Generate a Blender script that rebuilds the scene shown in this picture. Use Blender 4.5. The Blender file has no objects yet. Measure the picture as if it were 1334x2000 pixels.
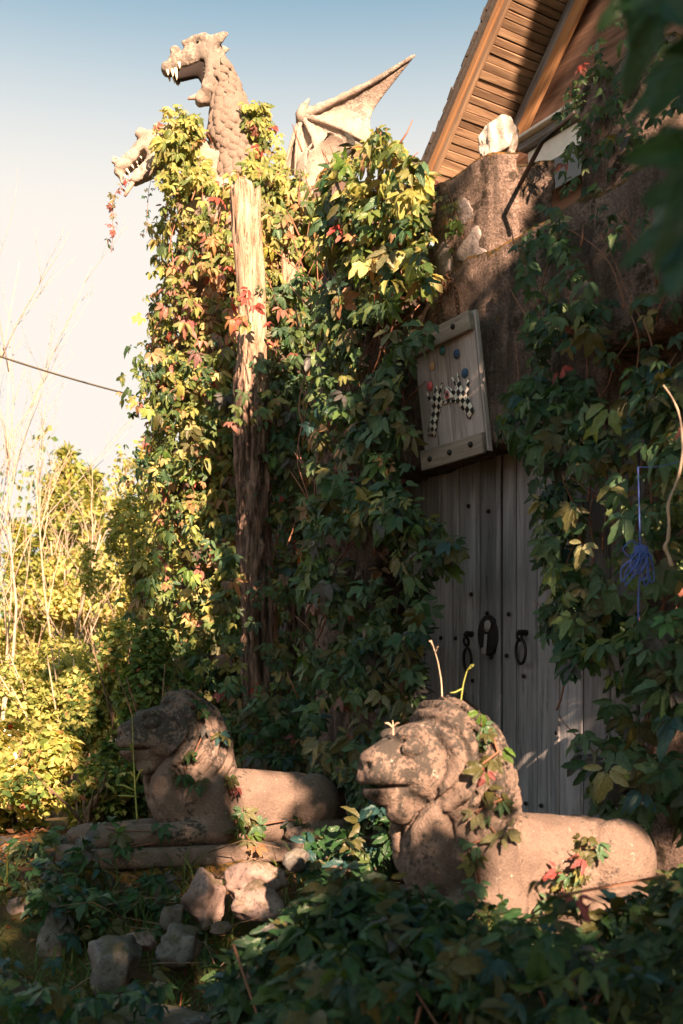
import bpy, bmesh, math, random
import numpy as np
from mathutils import Vector, Matrix

R = math.radians
random.seed(7)
rng = np.random.default_rng(7)
scene = bpy.context.scene
COL = scene.collection

# ------------------------------------------------------------------ camera
EYE = 1.5
FPX = 2300.0            # focal length in photograph pixels (2000 px tall)
cam_d = bpy.data.cameras.new('camera')
cam = bpy.data.objects.new('camera', cam_d)
COL.objects.link(cam)
cam.location = (0, 0, EYE)
cam.rotation_euler = (R(90), 0, 0)
cam_d.sensor_fit = 'VERTICAL'
cam_d.sensor_height = 36.0
cam_d.lens = 36.0 * FPX / 2000.0
cam_d.shift_y = 0.225
cam_d.clip_start = 0.05
cam_d.clip_end = 2000
cam_d.dof.use_dof = True
cam_d.dof.focus_distance = 6.7
cam_d.dof.aperture_fstop = 4.0
scene.camera = cam

# ------------------------------------------------------------------ sky and sun
SUN_EL = 25.0
SH = Vector((0.33, -0.944, 0)).normalized()
SUN = Vector((SH.x * math.cos(R(SUN_EL)), SH.y * math.cos(R(SUN_EL)), math.sin(R(SUN_EL))))
world = bpy.data.worlds.new('World')
scene.world = world
world.use_nodes = True
wn = world.node_tree
bg = wn.nodes['Background']
sky = wn.nodes.new('ShaderNodeTexSky')
sky.sky_type = 'NISHITA'
sky.sun_disc = False
sky.sun_elevation = R(SUN_EL)
sky.sun_rotation = math.atan2(SUN.x, SUN.y)
sky.air_density = 1.0
sky.dust_density = 2.6
sky.ozone_density = 1.0
tint = wn.nodes.new('ShaderNodeMix')
tint.data_type = 'RGBA'
tint.blend_type = 'MULTIPLY'
tint.inputs[0].default_value = 1.0
tint.inputs[7].default_value = (0.50, 0.69, 0.59, 1)
wn.links.new(sky.outputs[0], tint.inputs[6])
# bright warm haze low in the sky, the same all round the horizon
geo = wn.nodes.new('ShaderNodeTexCoord')
sep = wn.nodes.new('ShaderNodeSeparateXYZ')
wn.links.new(geo.outputs['Generated'], sep.inputs[0])
mr = wn.nodes.new('ShaderNodeMapRange')
mr.interpolation_type = 'SMOOTHSTEP'
mr.inputs['From Min'].default_value = 0.585
mr.inputs['From Max'].default_value = 0.39
wn.links.new(sep.outputs[2], mr.inputs['Value'])
hz = wn.nodes.new('ShaderNodeMix')
hz.data_type = 'RGBA'
hz.inputs[7].default_value = (3.05, 2.85, 2.60, 1)
wn.links.new(mr.outputs[0], hz.inputs[0])
wn.links.new(tint.outputs[2], hz.inputs[6])
wn.links.new(hz.outputs[2], bg.inputs[0])
bg.inputs[1].default_value = 0.064
sun_d = bpy.data.lights.new('sun', 'SUN')
sun_d.energy = 5.0
sun_d.angle = R(0.53)
sun_d.color = (1.0, 0.67, 0.44)
sun = bpy.data.objects.new('sun', sun_d)
COL.objects.link(sun)
sun.rotation_euler = SUN.to_track_quat('Z', 'Y').to_euler()
sun.location = (8, -14, 12)
scene.view_settings.view_transform = 'Standard'
scene.view_settings.look = 'None'
scene.view_settings.gamma = 1.0
scene.view_settings.exposure = 2.35
scene.cycles.max_bounces = 6
scene.cycles.transparent_max_bounces = 4
scene.cycles.use_denoising = True

# ------------------------------------------------------------------ helpers
def P(px, py, Y):
    """point seen at photograph pixel (px, py) at depth Y"""
    return Vector(((px - 667.0) / FPX * Y, Y, EYE + (1450.0 - py) / FPX * Y))

def topx(p):
    return 667.0 + FPX * p[0] / p[1], 1450.0 - FPX * (p[2] - EYE) / p[1]

def tag(o, label=None, cat=None, group=None, kind=None):
    if label: o['label'] = label
    if cat: o['category'] = cat
    if group: o['group'] = group
    if kind: o['kind'] = kind
    return o

def empty(name, loc=(0, 0, 0), rz=0.0, parent=None):
    o = bpy.data.objects.new(name, None)
    o.empty_display_size = 0.1
    COL.objects.link(o)
    o.location = loc
    o.rotation_euler = (0, 0, rz)
    if parent: o.parent = parent
    return o

def link(name, me, mat=None, parent=None, loc=None, rot=None, smooth=False):
    o = bpy.data.objects.new(name, me)
    COL.objects.link(o)
    if mat is not None and len(me.materials) == 0: me.materials.append(mat)
    if parent: o.parent = parent
    if loc is not None: o.location = loc
    if rot is not None: o.rotation_euler = rot
    if smooth: me.shade_smooth()
    return o

def np_mesh(name, V, F, col=None, lf=None):
    """mesh from numpy arrays; F is (n,3) or (n,4) or list of both"""
    me = bpy.data.meshes.new(name)
    V = np.asarray(V, dtype=np.float32)
    Fs = F if isinstance(F, list) else [F]
    Fs = [np.asarray(f, dtype=np.int32) for f in Fs if len(f)]
    tot = np.concatenate([np.full(len(f), f.shape[1], np.int32) for f in Fs])
    idx = np.concatenate([f.ravel() for f in Fs])
    start = np.concatenate([[0], np.cumsum(tot)[:-1]]).astype(np.int32)
    me.vertices.add(len(V)); me.vertices.foreach_set('co', V.ravel())
    me.loops.add(len(idx)); me.loops.foreach_set('vertex_index', idx)
    me.polygons.add(len(tot)); me.polygons.foreach_set('loop_start', start)
    me.update(calc_edges=True)
    if col is not None:
        a = me.attributes.new('Col', 'FLOAT_COLOR', 'POINT')
        c = np.ones((len(V), 4), np.float32); c[:, :3] = col
        a.data.foreach_set('color', c.ravel())
    if lf is not None:
        a = me.attributes.new('lf', 'FLOAT_VECTOR', 'POINT')
        a.data.foreach_set('vector', np.asarray(lf, np.float32).ravel())
    me.validate()
    return me

def xc(a, b): return np.array([a[1] * b[2] - a[2] * b[1], a[2] * b[0] - a[0] * b[2], a[0] * b[1] - a[1] * b[0]])

class MB:
    """collects tubes and grids into one mesh"""
    def __init__(s): s.V = []; s.Q = []; s.T = []; s.n = 0
    def add(s, V, Q=None, T=None):
        V = np.asarray(V, float)
        if Q is not None and len(Q): s.Q.append(np.asarray(Q) + s.n)
        if T is not None and len(T): s.T.append(np.asarray(T) + s.n)
        s.V.append(V); s.n += len(V)
    def tube(s, pts, rad, n=6, cap=True):
        pts = np.asarray([tuple(p) for p in pts], float); m = len(pts)
        rad = np.full(m, rad) if np.isscalar(rad) else np.asarray(rad, float)
        tg = np.gradient(pts, axis=0); tg /= np.linalg.norm(tg, axis=1)[:, None] + 1e-9
        ref = np.array([0.31, 0.22, 0.93]) if abs(tg[0][2]) < 0.8 else np.array([0.9, 0.3, 0.1])
        V = []
        for i in range(m):
            a = xc(tg[i], ref); a /= math.sqrt(a @ a) + 1e-9
            b = xc(tg[i], a); ref = xc(a, tg[i])
            th = np.arange(n) * 2 * np.pi / n
            V.append(pts[i] + rad[i] * (np.cos(th)[:, None] * a + np.sin(th)[:, None] * b))
        V = np.concatenate(V)
        i = np.arange(m - 1)[:, None] * n; j = np.arange(n)[None]; k = (j + 1) % n
        Q = np.stack([i + j, i + k, i + n + k, i + n + j], -1).reshape(-1, 4)
        T = None
        if cap:
            V = np.concatenate([V, pts[:1], pts[-1:]])
            c0 = m * n; jj = np.arange(n); kk = (jj + 1) % n
            T = np.concatenate([np.stack([kk, jj, np.full(n, c0)], -1),
                                np.stack([jj + (m - 1) * n, kk + (m - 1) * n, np.full(n, c0 + 1)], -1)])
        s.add(V, Q, T)
    def torus(s, c, ax, r, rt, n=20, m=8, sx=1.0):
        ax = Vector(ax).normalized(); a = ax.orthogonal().normalized(); b = ax.cross(a)
        s.ring(c, a, b, r, r * sx, rt, n, m)
    def ring(s, c, a, b, ra, rb, rt, n=20, m=8):
        c = np.array(c); a = np.array(a); b = np.array(b); ax = np.cross(a, b)
        V = []
        for i in range(n):
            t = 2 * np.pi * i / n
            d = np.cos(t) * a * ra + np.sin(t) * b * rb
            o = np.cos(t) * a + np.sin(t) * b
            for j in range(m):
                u = 2 * np.pi * j / m
                V.append(c + d + rt * (np.cos(u) * o + np.sin(u) * ax))
        i = np.arange(n)[:, None]; j = np.arange(m)[None]
        i2 = (i + 1) % n; j2 = (j + 1) % m
        s.add(V, np.stack(np.broadcast_arrays(i * m + j, i2 * m + j, i2 * m + j2, i * m + j2), -1).reshape(-1, 4))
    def build(s, name, mat, parent=None, loc=None, smooth=True, rot=None):
        F = []
        if s.Q: F.append(np.concatenate(s.Q))
        if s.T: F.append(np.concatenate(s.T))
        return link(name, np_mesh(name, np.concatenate(s.V), F), mat, parent, loc, rot, smooth)

def hull_mesh(name, pts):
    bm = bmesh.new()
    vs = [bm.verts.new(p) for p in pts]
    r = bmesh.ops.convex_hull(bm, input=vs)
    junk = [e for e in r['geom_interior'] + r['geom_unused'] if isinstance(e, bmesh.types.BMVert)]
    if junk: bmesh.ops.delete(bm, geom=list(set(junk)), context='VERTS')
    bmesh.ops.dissolve_limit(bm, angle_limit=0.01, verts=bm.verts, edges=bm.edges)
    bmesh.ops.recalc_face_normals(bm, faces=bm.faces)
    me = bpy.data.meshes.new(name); bm.to_mesh(me); bm.free()
    return me

def cbox_pts(sx, sy, sz, b=0.006, jit=0.0):
    out = []
    for i in (-1, 1):
        for j in (-1, 1):
            for k in (-1, 1):
                dx, dy, dz = [random.uniform(-jit, jit) for _ in range(3)]
                hx, hy, hz = sx / 2 + dx, sy / 2 + dy, sz / 2 + dz
                out += [(i * (hx - b), j * (hy - b), k * hz), (i * (hx - b), j * hy, k * (hz - b)), (i * hx, j * (hy - b), k * (hz - b))]
    return out

def plank(name, c, size, mat, parent, rot=(0, 0, 0), b=0.005, jit=0.002):
    """box with its long axis on local x, softened edges"""
    return link(name, hull_mesh(name, cbox_pts(*size, b=b, jit=jit)), mat, parent, c, rot)

# value noise on numpy points
_tab = np.random.default_rng(3).random((32, 32, 32))
def vnoise(x, y, z):
    xi, yi, zi = np.floor(x).astype(int), np.floor(y).astype(int), np.floor(z).astype(int)
    fx, fy, fz = x - xi, y - yi, z - zi
    fx, fy, fz = [f * f * (3 - 2 * f) for f in (fx, fy, fz)]
    r = 0
    for a in (0, 1):
        for b in (0, 1):
            for c in (0, 1):
                w = (fx if a else 1 - fx) * (fy if b else 1 - fy) * (fz if c else 1 - fz)
                r = r + w * _tab[(xi + a) % 32, (yi + b) % 32, (zi + c) % 32]
    return r * 2 - 1
def fbm(x, y, z, o=3):
    r = 0; a = 1.0; f = 1.0
    for i in range(o):
        r = r + a * vnoise(x * f + 7.3 * i, y * f + 3.1 * i, z * f + 1.7 * i); a *= 0.5; f *= 2.03
    return r

def near(p, d, amp, f, o=3, off=0.0):
    """noise added to a distance field, only worked out close to its surface"""
    d = np.array(d); m = np.abs(d) < 0.06
    q = [np.broadcast_to(a, d.shape)[m] * f + off for a in p]
    d[m] += amp * fbm(q[0], q[1], q[2], o)
    return d

# signed distance shapes and a surface-nets mesher
def s_ell(p, c, r):
    q = [(p[i] - c[i]) / r[i] for i in range(3)]
    k0 = np.sqrt(q[0] ** 2 + q[1] ** 2 + q[2] ** 2)
    k1 = np.sqrt((q[0] / r[0]) ** 2 + (q[1] / r[1]) ** 2 + (q[2] / r[2]) ** 2) + 1e-9
    return k0 * (k0 - 1) / k1
def s_cap(p, a, b, ra, rb, sy=1.0):
    a = np.array(a, float); b = np.array(b, float); d = b - a
    v = [p[i] - a[i] for i in range(3)]
    h = np.clip((v[0] * d[0] + v[1] * d[1] + v[2] * d[2]) / (d @ d), 0, 1)
    w = [v[i] - h * d[i] for i in range(3)]
    return np.sqrt(w[0] ** 2 + (w[1] / sy) ** 2 + w[2] ** 2) - (ra + (rb - ra) * h)
def s_box(p, c, h, r):
    q = [np.abs(p[i] - c[i]) - h[i] + r for i in range(3)]
    return np.sqrt(sum(np.maximum(k, 0) ** 2 for k in q)) + np.minimum(np.maximum(q[0], np.maximum(q[1], q[2])), 0) - r
def smin(a, b, k):
    h = np.clip(0.5 + 0.5 * (b - a) / k, 0, 1)
    return b + (a - b) * h - k * h * (1 - h)
def smax(a, b, k): return -smin(-a, -b, k)

def nets(f, lo, hi, h):
    ax = [np.arange(lo[i], hi[i] + h, h) for i in range(3)]
    p = np.meshgrid(*ax, indexing='ij')
    g = f(p).astype(np.float32); s = g < 0
    n = np.array(g.shape)
    cnt = np.zeros(n - 1, np.int8)
    for a in (0, 1):
        for b in (0, 1):
            for c in (0, 1):
                cnt += s[a:n[0] - 1 + a, b:n[1] - 1 + b, c:n[2] - 1 + c]
    I = np.argwhere((cnt > 0) & (cnt < 8))
    idx = -np.ones(n - 1, np.int64); idx[tuple(I.T)] = np.arange(len(I))
    acc = np.zeros((len(I), 3)); w = np.zeros(len(I))
    cs = [(a, b, c) for a in (0, 1) for b in (0, 1) for c in (0, 1)]
    for A in cs:
        for B in cs:
            if sum(B) == sum(A) + 1 and all(B[i] >= A[i] for i in range(3)):
                ga = g[tuple((I + A).T)]; gb = g[tuple((I + B).T)]
                m = (ga < 0) != (gb < 0)
                t = np.where(m, ga / np.where(m, ga - gb, 1), 0)
                pt = np.array(A) + t[:, None] * (np.array(B) - np.array(A))
                acc += pt * m[:, None]; w += m
    V = (I + acc / w[:, None]) * h + np.array(lo)
    Q = []
    for d in range(3):
        e = [(1, 2), (2, 0), (0, 1)][d]
        sl0 = [slice(1, -1)] * 3; sl1 = [slice(1, -1)] * 3
        sl0[d] = slice(0, -1); sl1[d] = slice(1, None)
        a = s[tuple(sl0)]; b = s[tuple(sl1)]
        E = np.argwhere(a != b)
        if not len(E): continue
        ins = a[tuple(E.T)]
        E = E + np.array([0 if k == d else 1 for k in range(3)])
        o1 = np.eye(3, dtype=int)[e[0]]; o2 = np.eye(3, dtype=int)[e[1]]
        q = np.stack([idx[tuple((E - o1 - o2).T)], idx[tuple((E - o2).T)], idx[tuple(E.T)], idx[tuple((E - o1).T)]], -1)
        q[~ins] = q[~ins][:, ::-1]
        Q.append(q)
    return V, np.concatenate(Q)

# ------------------------------------------------------------------ materials
class NT:
    def __init__(s, name, disp=None):
        s.m = bpy.data.materials.new(name); s.m.use_nodes = True
        s.t = s.m.node_tree; s.b = s.t.nodes['Principled BSDF']; s.out = s.t.nodes['Material Output']
    def n(s, ty, _props=None, **inp):
        nd = s.t.nodes.new('ShaderNode' + ty)
        for k, v in (_props or {}).items(): setattr(nd, k, v)
        for k, v in inp.items(): s.set(nd, k, v)
        return nd
    def set(s, nd, k, v):
        key = int(k[1:]) if k[0] == 'i' and k[1:].isdigit() else k.replace('_', ' ')
        sock = nd.inputs[key]
        if hasattr(v, 'is_output'): s.t.links.new(v, sock)
        else: sock.default_value = v
    def coord(s, scale=(1, 1, 1), rnd=0.0, kind='Object'):
        tc = s.n('TexCoord').outputs[kind]
        if rnd:
            oi = s.n('ObjectInfo').outputs['Random']
            m = s.n('Math', {'operation': 'MULTIPLY'}, i0=oi, i1=rnd).outputs[0]
            tc = s.n('VectorMath', {'operation': 'ADD'}, i0=tc, i1=m).outputs[0]
        return s.n('VectorMath', {'operation': 'MULTIPLY'}, i0=tc, i1=scale).outputs[0]
    def noise(s, vec, scale, detail=4, rough=0.55, dist=0.0):
        return s.n('TexNoise', Vector=vec, Scale=scale, Detail=detail, Roughness=rough, Distortion=dist).outputs['Fac']
    def ramp(s, fac, stops):
        r = s.n('ValToRGB', Fac=fac); e = r.color_ramp.elements
        while len(e) < len(stops): e.new(0.5)
        for i, (p, c) in enumerate(stops):
            e[i].position = p
            e[i].color = (c, c, c, 1) if np.isscalar(c) else (*c, 1)
        return r.outputs[0]
    def mix(s, fac, a, b, mode='MIX'):
        m = s.n('Mix', {'data_type': 'RGBA', 'blend_type': mode}, i0=fac)
        for k, v in (('i6', a), ('i7', b)):
            s.set(m, k, v if hasattr(v, 'is_output') else (*v, 1))
        return m.outputs[2]
    def math(s, op, a, b=0.0, clamp=False):
        return s.n('Math', {'operation': op, 'use_clamp': clamp}, i0=a, i1=b).outputs[0]
    def bump(s, h, strength=0.5, dist=0.02, normal=None):
        nd = s.n('Bump', Height=h, Strength=strength, Distance=dist)
        if normal is not None: s.set(nd, 'Normal', normal)
        return nd.outputs[0]
    def done(s, col, rough=0.85, normal=None, spec=0.3, metal=0.0):
        s.set(s.b, 'Base Color', col if hasattr(col, 'is_output') else (*col, 1))
        s.set(s.b, 'Roughness', rough); s.set(s.b, 'Metallic', metal)
        s.set(s.b, 'Specular IOR Level', spec)
        if normal is not None: s.set(s.b, 'Normal', normal)
        return s.m

def m_concrete(name, base, dark, moss=0.5, scale=1.0, grit=1.0):
    k = NT(name); c = k.coord((scale,) * 3, 3.0)
    big = k.noise(c, 2.6, 6, 0.65); mid = k.noise(c, 11, 5, 0.65); fine = k.noise(c, 85, 4, 0.75)
    col = k.mix(k.ramp(big, [(0.38, 0.0), (0.62, 1.0)]), dark, base)
    col = k.mix(k.math('MULTIPLY', k.ramp(fine, [(0.40, 1.0), (0.54, 0.0)]), 0.75), col, tuple(x * 0.28 for x in base))
    col = k.mix(k.math('MULTIPLY', k.ramp(fine, [(0.58, 0.0), (0.70, 1.0)]), 0.5), col, tuple(min(1, x * 1.6) for x in base))
    sv = k.n('VectorMath', {'operation': 'MULTIPLY'}, i0=c, i1=(7, 7, 0.8)).outputs[0]
    streak = k.noise(sv, 1.0, 5, 0.65)
    col = k.mix(k.math('MULTIPLY', k.ramp(streak, [(0.48, 0.0), (0.64, 1.0)]), 0.75), col, (0.035, 0.03, 0.026))
    nz = k.n('SeparateXYZ', Vector=k.n('NewGeometry').outputs['Normal']).outputs[2]
    up = k.ramp(k.math('ADD', k.math('MULTIPLY', nz, 0.42), k.math('MULTIPLY', k.math('ADD', mid, big), 0.42)), [(0.50, 0.0), (0.62, 1.0)])
    ms = k.math('MULTIPLY', up, moss)
    mcol = k.mix(k.ramp(k.noise(c, 30, 3), [(0.4, 0.0), (0.6, 1.0)]), (0.022, 0.026, 0.007), (0.24, 0.12, 0.022))
    col = k.mix(ms, col, mcol)
    blot = k.math('MULTIPLY', k.ramp(k.math('ADD', k.math('MULTIPLY', mid, 0.6), k.math('MULTIPLY', big, 0.4)), [(0.53, 0.0), (0.60, 1.0)]), 0.8)
    col = k.mix(blot, col, (0.028, 0.025, 0.018))
    h = k.math('ADD', k.math('MULTIPLY', fine, 0.7 * grit), k.math('ADD', mid, k.math('MULTIPLY', ms, 0.6)))
    return k.done(col, 0.95, k.bump(h, 1.0, 0.035), 0.1)

def m_statue(name, base, pale, lich=0.5, scale=1.0):
    k = NT(name); c = k.coord((scale,) * 3, 5.0)
    big = k.noise(c, 4, 5, 0.6); mid = k.noise(c, 15, 6, 0.68); fine = k.noise(c, 110, 3, 0.7)
    col = k.mix(k.ramp(big, [(0.35, 0.0), (0.7, 1.0)]), base, pale)
    col = k.mix(k.math('MULTIPLY', k.ramp(fine, [(0.4, 1.0), (0.58, 0.0)]), 0.35), col, tuple(x * 0.5 for x in base))
    # black lichen gathers on the upper half
    z = k.n('SeparateXYZ', Vector=k.coord()).outputs[2]
    zz = k.n('MapRange', Value=z, i1=0.35, i2=0.75, i3=-0.07, i4=0.035).outputs[0]
    spk = k.noise(c, 55, 5, 0.75)
    lm = k.ramp(k.math('ADD', k.math('ADD', k.math('MULTIPLY', mid, 0.42), k.math('MULTIPLY', spk, 0.58)), k.math('ADD', zz, k.math('MULTIPLY', k.math('SUBTRACT', big, 0.5), 0.5))), [(0.49, 0.0), (0.545, 1.0)])
    col = k.mix(k.math('MULTIPLY', lm, lich), col, (0.036, 0.034, 0.032))
    wl = k.ramp(k.noise(c, 34, 4, 0.7), [(0.64, 0.0), (0.70, 1.0)])
    col = k.mix(k.math('MULTIPLY', wl, 0.6), col, (0.42, 0.40, 0.36))
    h = k.math('ADD', k.math('MULTIPLY', fine, 0.5), mid)
    return k.done(col, 0.9, k.bump(h, 0.9, 0.016), 0.2)

def m_wood(name, a, b, dark, grain=1.0, rough=0.8, stain=0.5):
    k = NT(name)
    c = k.coord((1.6, 26, 26), 9.0)
    g = k.noise(c, 1.5 * grain, 6, 0.7, 0.6)
    c2 = k.coord((0.7, 7, 7), 4.0)
    bnd = k.noise(c2, 1.6, 4, 0.6)
    col = k.mix(k.ramp(g, [(0.33, 0.0), (0.66, 1.0)]), a, b)
    col = k.mix(k.math('MULTIPLY', k.ramp(g, [(0.30, 1.0), (0.42, 0.0)]), 0.85), col, dark)
    col = k.mix(k.math('MULTIPLY', k.ramp(bnd, [(0.42, 1.0), (0.66, 0.0)]), stain), col, dark)
    oi = k.n('ObjectInfo').outputs['Random']
    col = k.mix(1.0, col, k.ramp(oi, [(0.0, 0.62), (1.0, 1.22)]), 'MULTIPLY')
    h = k.math('ADD', g, k.math('MULTIPLY', bnd, 0.5))
    return k.done(col, rough, k.bump(h, 0.8, 0.006), 0.25)

def m_rock(name, a, b, spot, scale=1.0, rough=0.85):
    k = NT(name); c = k.coord((scale,) * 3, 6.0)
    n1 = k.noise(c, 7, 6, 0.65); n2 = k.noise(c, 45, 3, 0.7); n3 = k.noise(c, 3, 3)
    col = k.mix(k.ramp(n1, [(0.35, 0.0), (0.65, 1.0)]), a, b)
    col = k.mix(k.math('MULTIPLY', k.ramp(n2, [(0.52, 0.0), (0.62, 1.0)]), 0.6), col, spot)
    col = k.mix(k.math('MULTIPLY', k.ramp(n3, [(0.52, 0.0), (0.66, 1.0)]), 0.55), col, tuple(x * 0.35 for x in a))
    nz = k.n('SeparateXYZ', Vector=k.n('NewGeometry').outputs['Normal']).outputs[2]
    ms = k.ramp(k.math('ADD', k.math('MULTIPLY', nz, 0.25), k.noise(c, 9, 5, 0.7)), [(0.62, 0.0), (0.74, 1.0)])
    col = k.mix(k.math('MULTIPLY', ms, 0.75), col, (0.06, 0.05, 0.02))
    return k.done(col, rough, k.bump(k.math('ADD', n1, k.math('MULTIPLY', n2, 0.5)), 0.6, 0.012), 0.3)

def m_leaf(name, trans=0.3, rough=0.38, spec=0.5, sat=1.0):
    k = NT(name)
    col = k.n('Attribute', {'attribute_name': 'Col'}).outputs['Color']
    lf = k.n('SeparateXYZ', Vector=k.n('Attribute', {'attribute_name': 'lf'}).outputs['Vector'])
    av = k.math('ABSOLUTE', lf.outputs[1])
    x = k.math('SUBTRACT', k.math('MULTIPLY', lf.outputs[0], 8.0), k.math('MULTIPLY', av, 2.6))
    tri = k.math('MULTIPLY', k.math('ABSOLUTE', k.math('SUBTRACT', k.math('FRACT', x), 0.5)), 2.0)
    vein = k.math('MAXIMUM', k.ramp(tri, [(0.78, 0.0), (0.95, 1.0)]), k.ramp(av, [(0.04, 1.0), (0.10, 0.0)]))
    pz = k.noise(k.coord((1, 1, 1), 0, 'Object'), 9, 3)
    c1 = k.mix(1.0, col, k.ramp(pz, [(0.3, 0.72), (0.7, 1.25)]), 'MULTIPLY')
    c1 = k.mix(k.math('MULTIPLY', vein, 0.38), c1, k.mix(1.0, c1, (2.0, 1.9, 1.7), 'MULTIPLY'))
    blot = k.ramp(k.noise(k.coord(), 38, 2), [(0.66, 0.0), (0.72, 1.0)])
    c1 = k.mix(k.math('MULTIPLY', blot, 0.5), c1, (0.10, 0.05, 0.02))
    nrm = k.bump(k.math('SUBTRACT', k.math('MULTIPLY', tri, 0.6), vein), 0.5, 0.004)
    k.done(c1, rough, nrm, spec)
    tr = k.n('BsdfTranslucent', Color=k.mix(1.0, c1, (1.6, 1.45, 0.7), 'MULTIPLY'))
    mx = k.n('MixShader', i0=trans, i1=k.b.outputs[0], i2=tr.outputs[0])
    k.t.links.new(mx.outputs[0], k.out.inputs[0])
    return k.m

def m_plain(name, col, rough=0.6, metal=0.0, nscale=30, var=0.35, bump=0.3, spec=0.4, dist=0.004):
    k = NT(name); c = k.coord((1, 1, 1), 3.0)
    n = k.noise(c, nscale, 4, 0.6)
    cc = k.mix(1.0, col, k.ramp(n, [(0.25, 1.0 - var), (0.75, 1.0 + var)]), 'MULTIPLY')
    return k.done(cc, rough, k.bump(n, bump, dist), spec, metal)

M = {}
M['stucco'] = m_concrete('stucco', (0.36, 0.26, 0.22), (0.13, 0.10, 0.088), 0.9)
M['lion'] = m_statue('lion_stone', (0.135, 0.10, 0.085), (0.255, 0.185, 0.152), 0.9)
M['dragon'] = m_statue('dragon_stone', (0.27, 0.215, 0.185), (0.48, 0.41, 0.36), 0.6, 1.3)
M['scale'] = m_statue('scale_stone', (0.24, 0.185, 0.155), (0.41, 0.33, 0.28), 0.45, 2.0)
M['bone'] = m_plain('tooth_paint', (0.72, 0.62, 0.50), 0.6, 0, 60, 0.2)
M['tongue'] = m_plain('tongue_paint', (0.46, 0.26, 0.21), 0.7, 0, 50, 0.25)
M['mouth'] = m_plain('mouth_shade', (0.012, 0.007, 0.006), 0.9, 0, 40, 0.3)  # near-black for the shade inside the dragon's mouth
M['eye'] = m_plain('eye_paint', (0.02, 0.018, 0.015), 0.4, 0, 40, 0.2)
M['greywood'] = m_wood('grey_weathered_wood', (0.30, 0.29, 0.31), (0.52, 0.51, 0.54), (0.06, 0.054, 0.056), 1.0, 0.8, 0.55)
M['doorwood'] = m_wood('door_wood', (0.27, 0.265, 0.285), (0.50, 0.49, 0.52), (0.07, 0.065, 0.068), 1.0, 0.8, 0.36)
M['signwood'] = m_wood('sign_wood', (0.34, 0.30, 0.30), (0.58, 0.53, 0.53), (0.11, 0.09, 0.088), 1.2, 0.8, 0.22)
M['batten'] = m_wood('batten_wood', (0.25, 0.215, 0.18), (0.42, 0.37, 0.325), (0.06, 0.05, 0.042), 1.1, 0.8, 0.4)
M['soffit'] = m_wood('soffit_wood', (0.29, 0.18, 0.11), (0.44, 0.30, 0.195), (0.09, 0.05, 0.032), 1.0, 0.8, 0.55)
M['orange'] = m_wood('orange_trim_wood', (0.33, 0.165, 0.075), (0.43, 0.235, 0.115), (0.15, 0.07, 0.035), 0.8, 0.6, 0.25)
M['gable'] = m_wood('gable_wood', (0.26, 0.14, 0.095), (0.38, 0.23, 0.17), (0.075, 0.045, 0.035), 0.9, 0.8, 0.5)
M['white'] = m_plain('white_paint', (0.78, 0.76, 0.72), 0.6, 0, 12, 0.12)
M['glass'] = m_plain('window_glass', (0.02, 0.025, 0.03), 0.08, 0, 2, 0.1, 0.02, 0.8)
M['shingle'] = m_plain('shingles', (0.05, 0.042, 0.038), 0.9, 0, 30, 0.4)
M['iron'] = m_plain('black_iron', (0.028, 0.025, 0.024), 0.55, 0.6, 60, 0.4)
M['rust'] = m_plain('rusty_iron', (0.13, 0.065, 0.04), 0.8, 0.3, 80, 0.5)
M['keymetal'] = m_plain('key_metal', (0.34, 0.33, 0.34), 0.5, 0.3, 50, 0.2)
M['rope'] = m_plain('blue_rope', (0.05, 0.10, 0.36), 0.6, 0, 90, 0.3)
M['cable'] = m_plain('cable', (0.10, 0.075, 0.04), 0.6, 0, 20, 0.3)
M['bark'] = m_wood('vine_bark', (0.15, 0.095, 0.06), (0.27, 0.19, 0.13), (0.05, 0.03, 0.02))
M['redstem'] = m_plain('red_stem', (0.19, 0.085, 0.05), 0.6, 0, 30, 0.3)
M['palewood'] = m_plain('pale_branch', (0.36, 0.28, 0.21), 0.8, 0, 10, 0.3)
M['rock'] = m_rock('granite', (0.15, 0.105, 0.095), (0.27, 0.20, 0.18), (0.05, 0.037, 0.034))
M['rockgrey'] = m_rock('grey_granite', (0.085, 0.078, 0.074), (0.18, 0.165, 0.158), (0.04, 0.035, 0.033))
M['setstone'] = m_rock('set_quartz', (0.17, 0.145, 0.14), (0.29, 0.25, 0.245), (0.08, 0.06, 0.055), 2.0, 0.6)
M['quartz'] = m_rock('quartz', (0.36, 0.31, 0.285), (0.56, 0.50, 0.465), (0.22, 0.15, 0.11), 2.5, 0.5)
M['leaf'] = m_leaf('leaf', 0.3)
M['bgleaf'] = m_leaf('far_leaf', 0.42, 0.6, 0.2)
M['paintwhite'] = m_plain('sign_white', (0.68, 0.66, 0.62), 0.7, 0, 40, 0.15)

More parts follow.
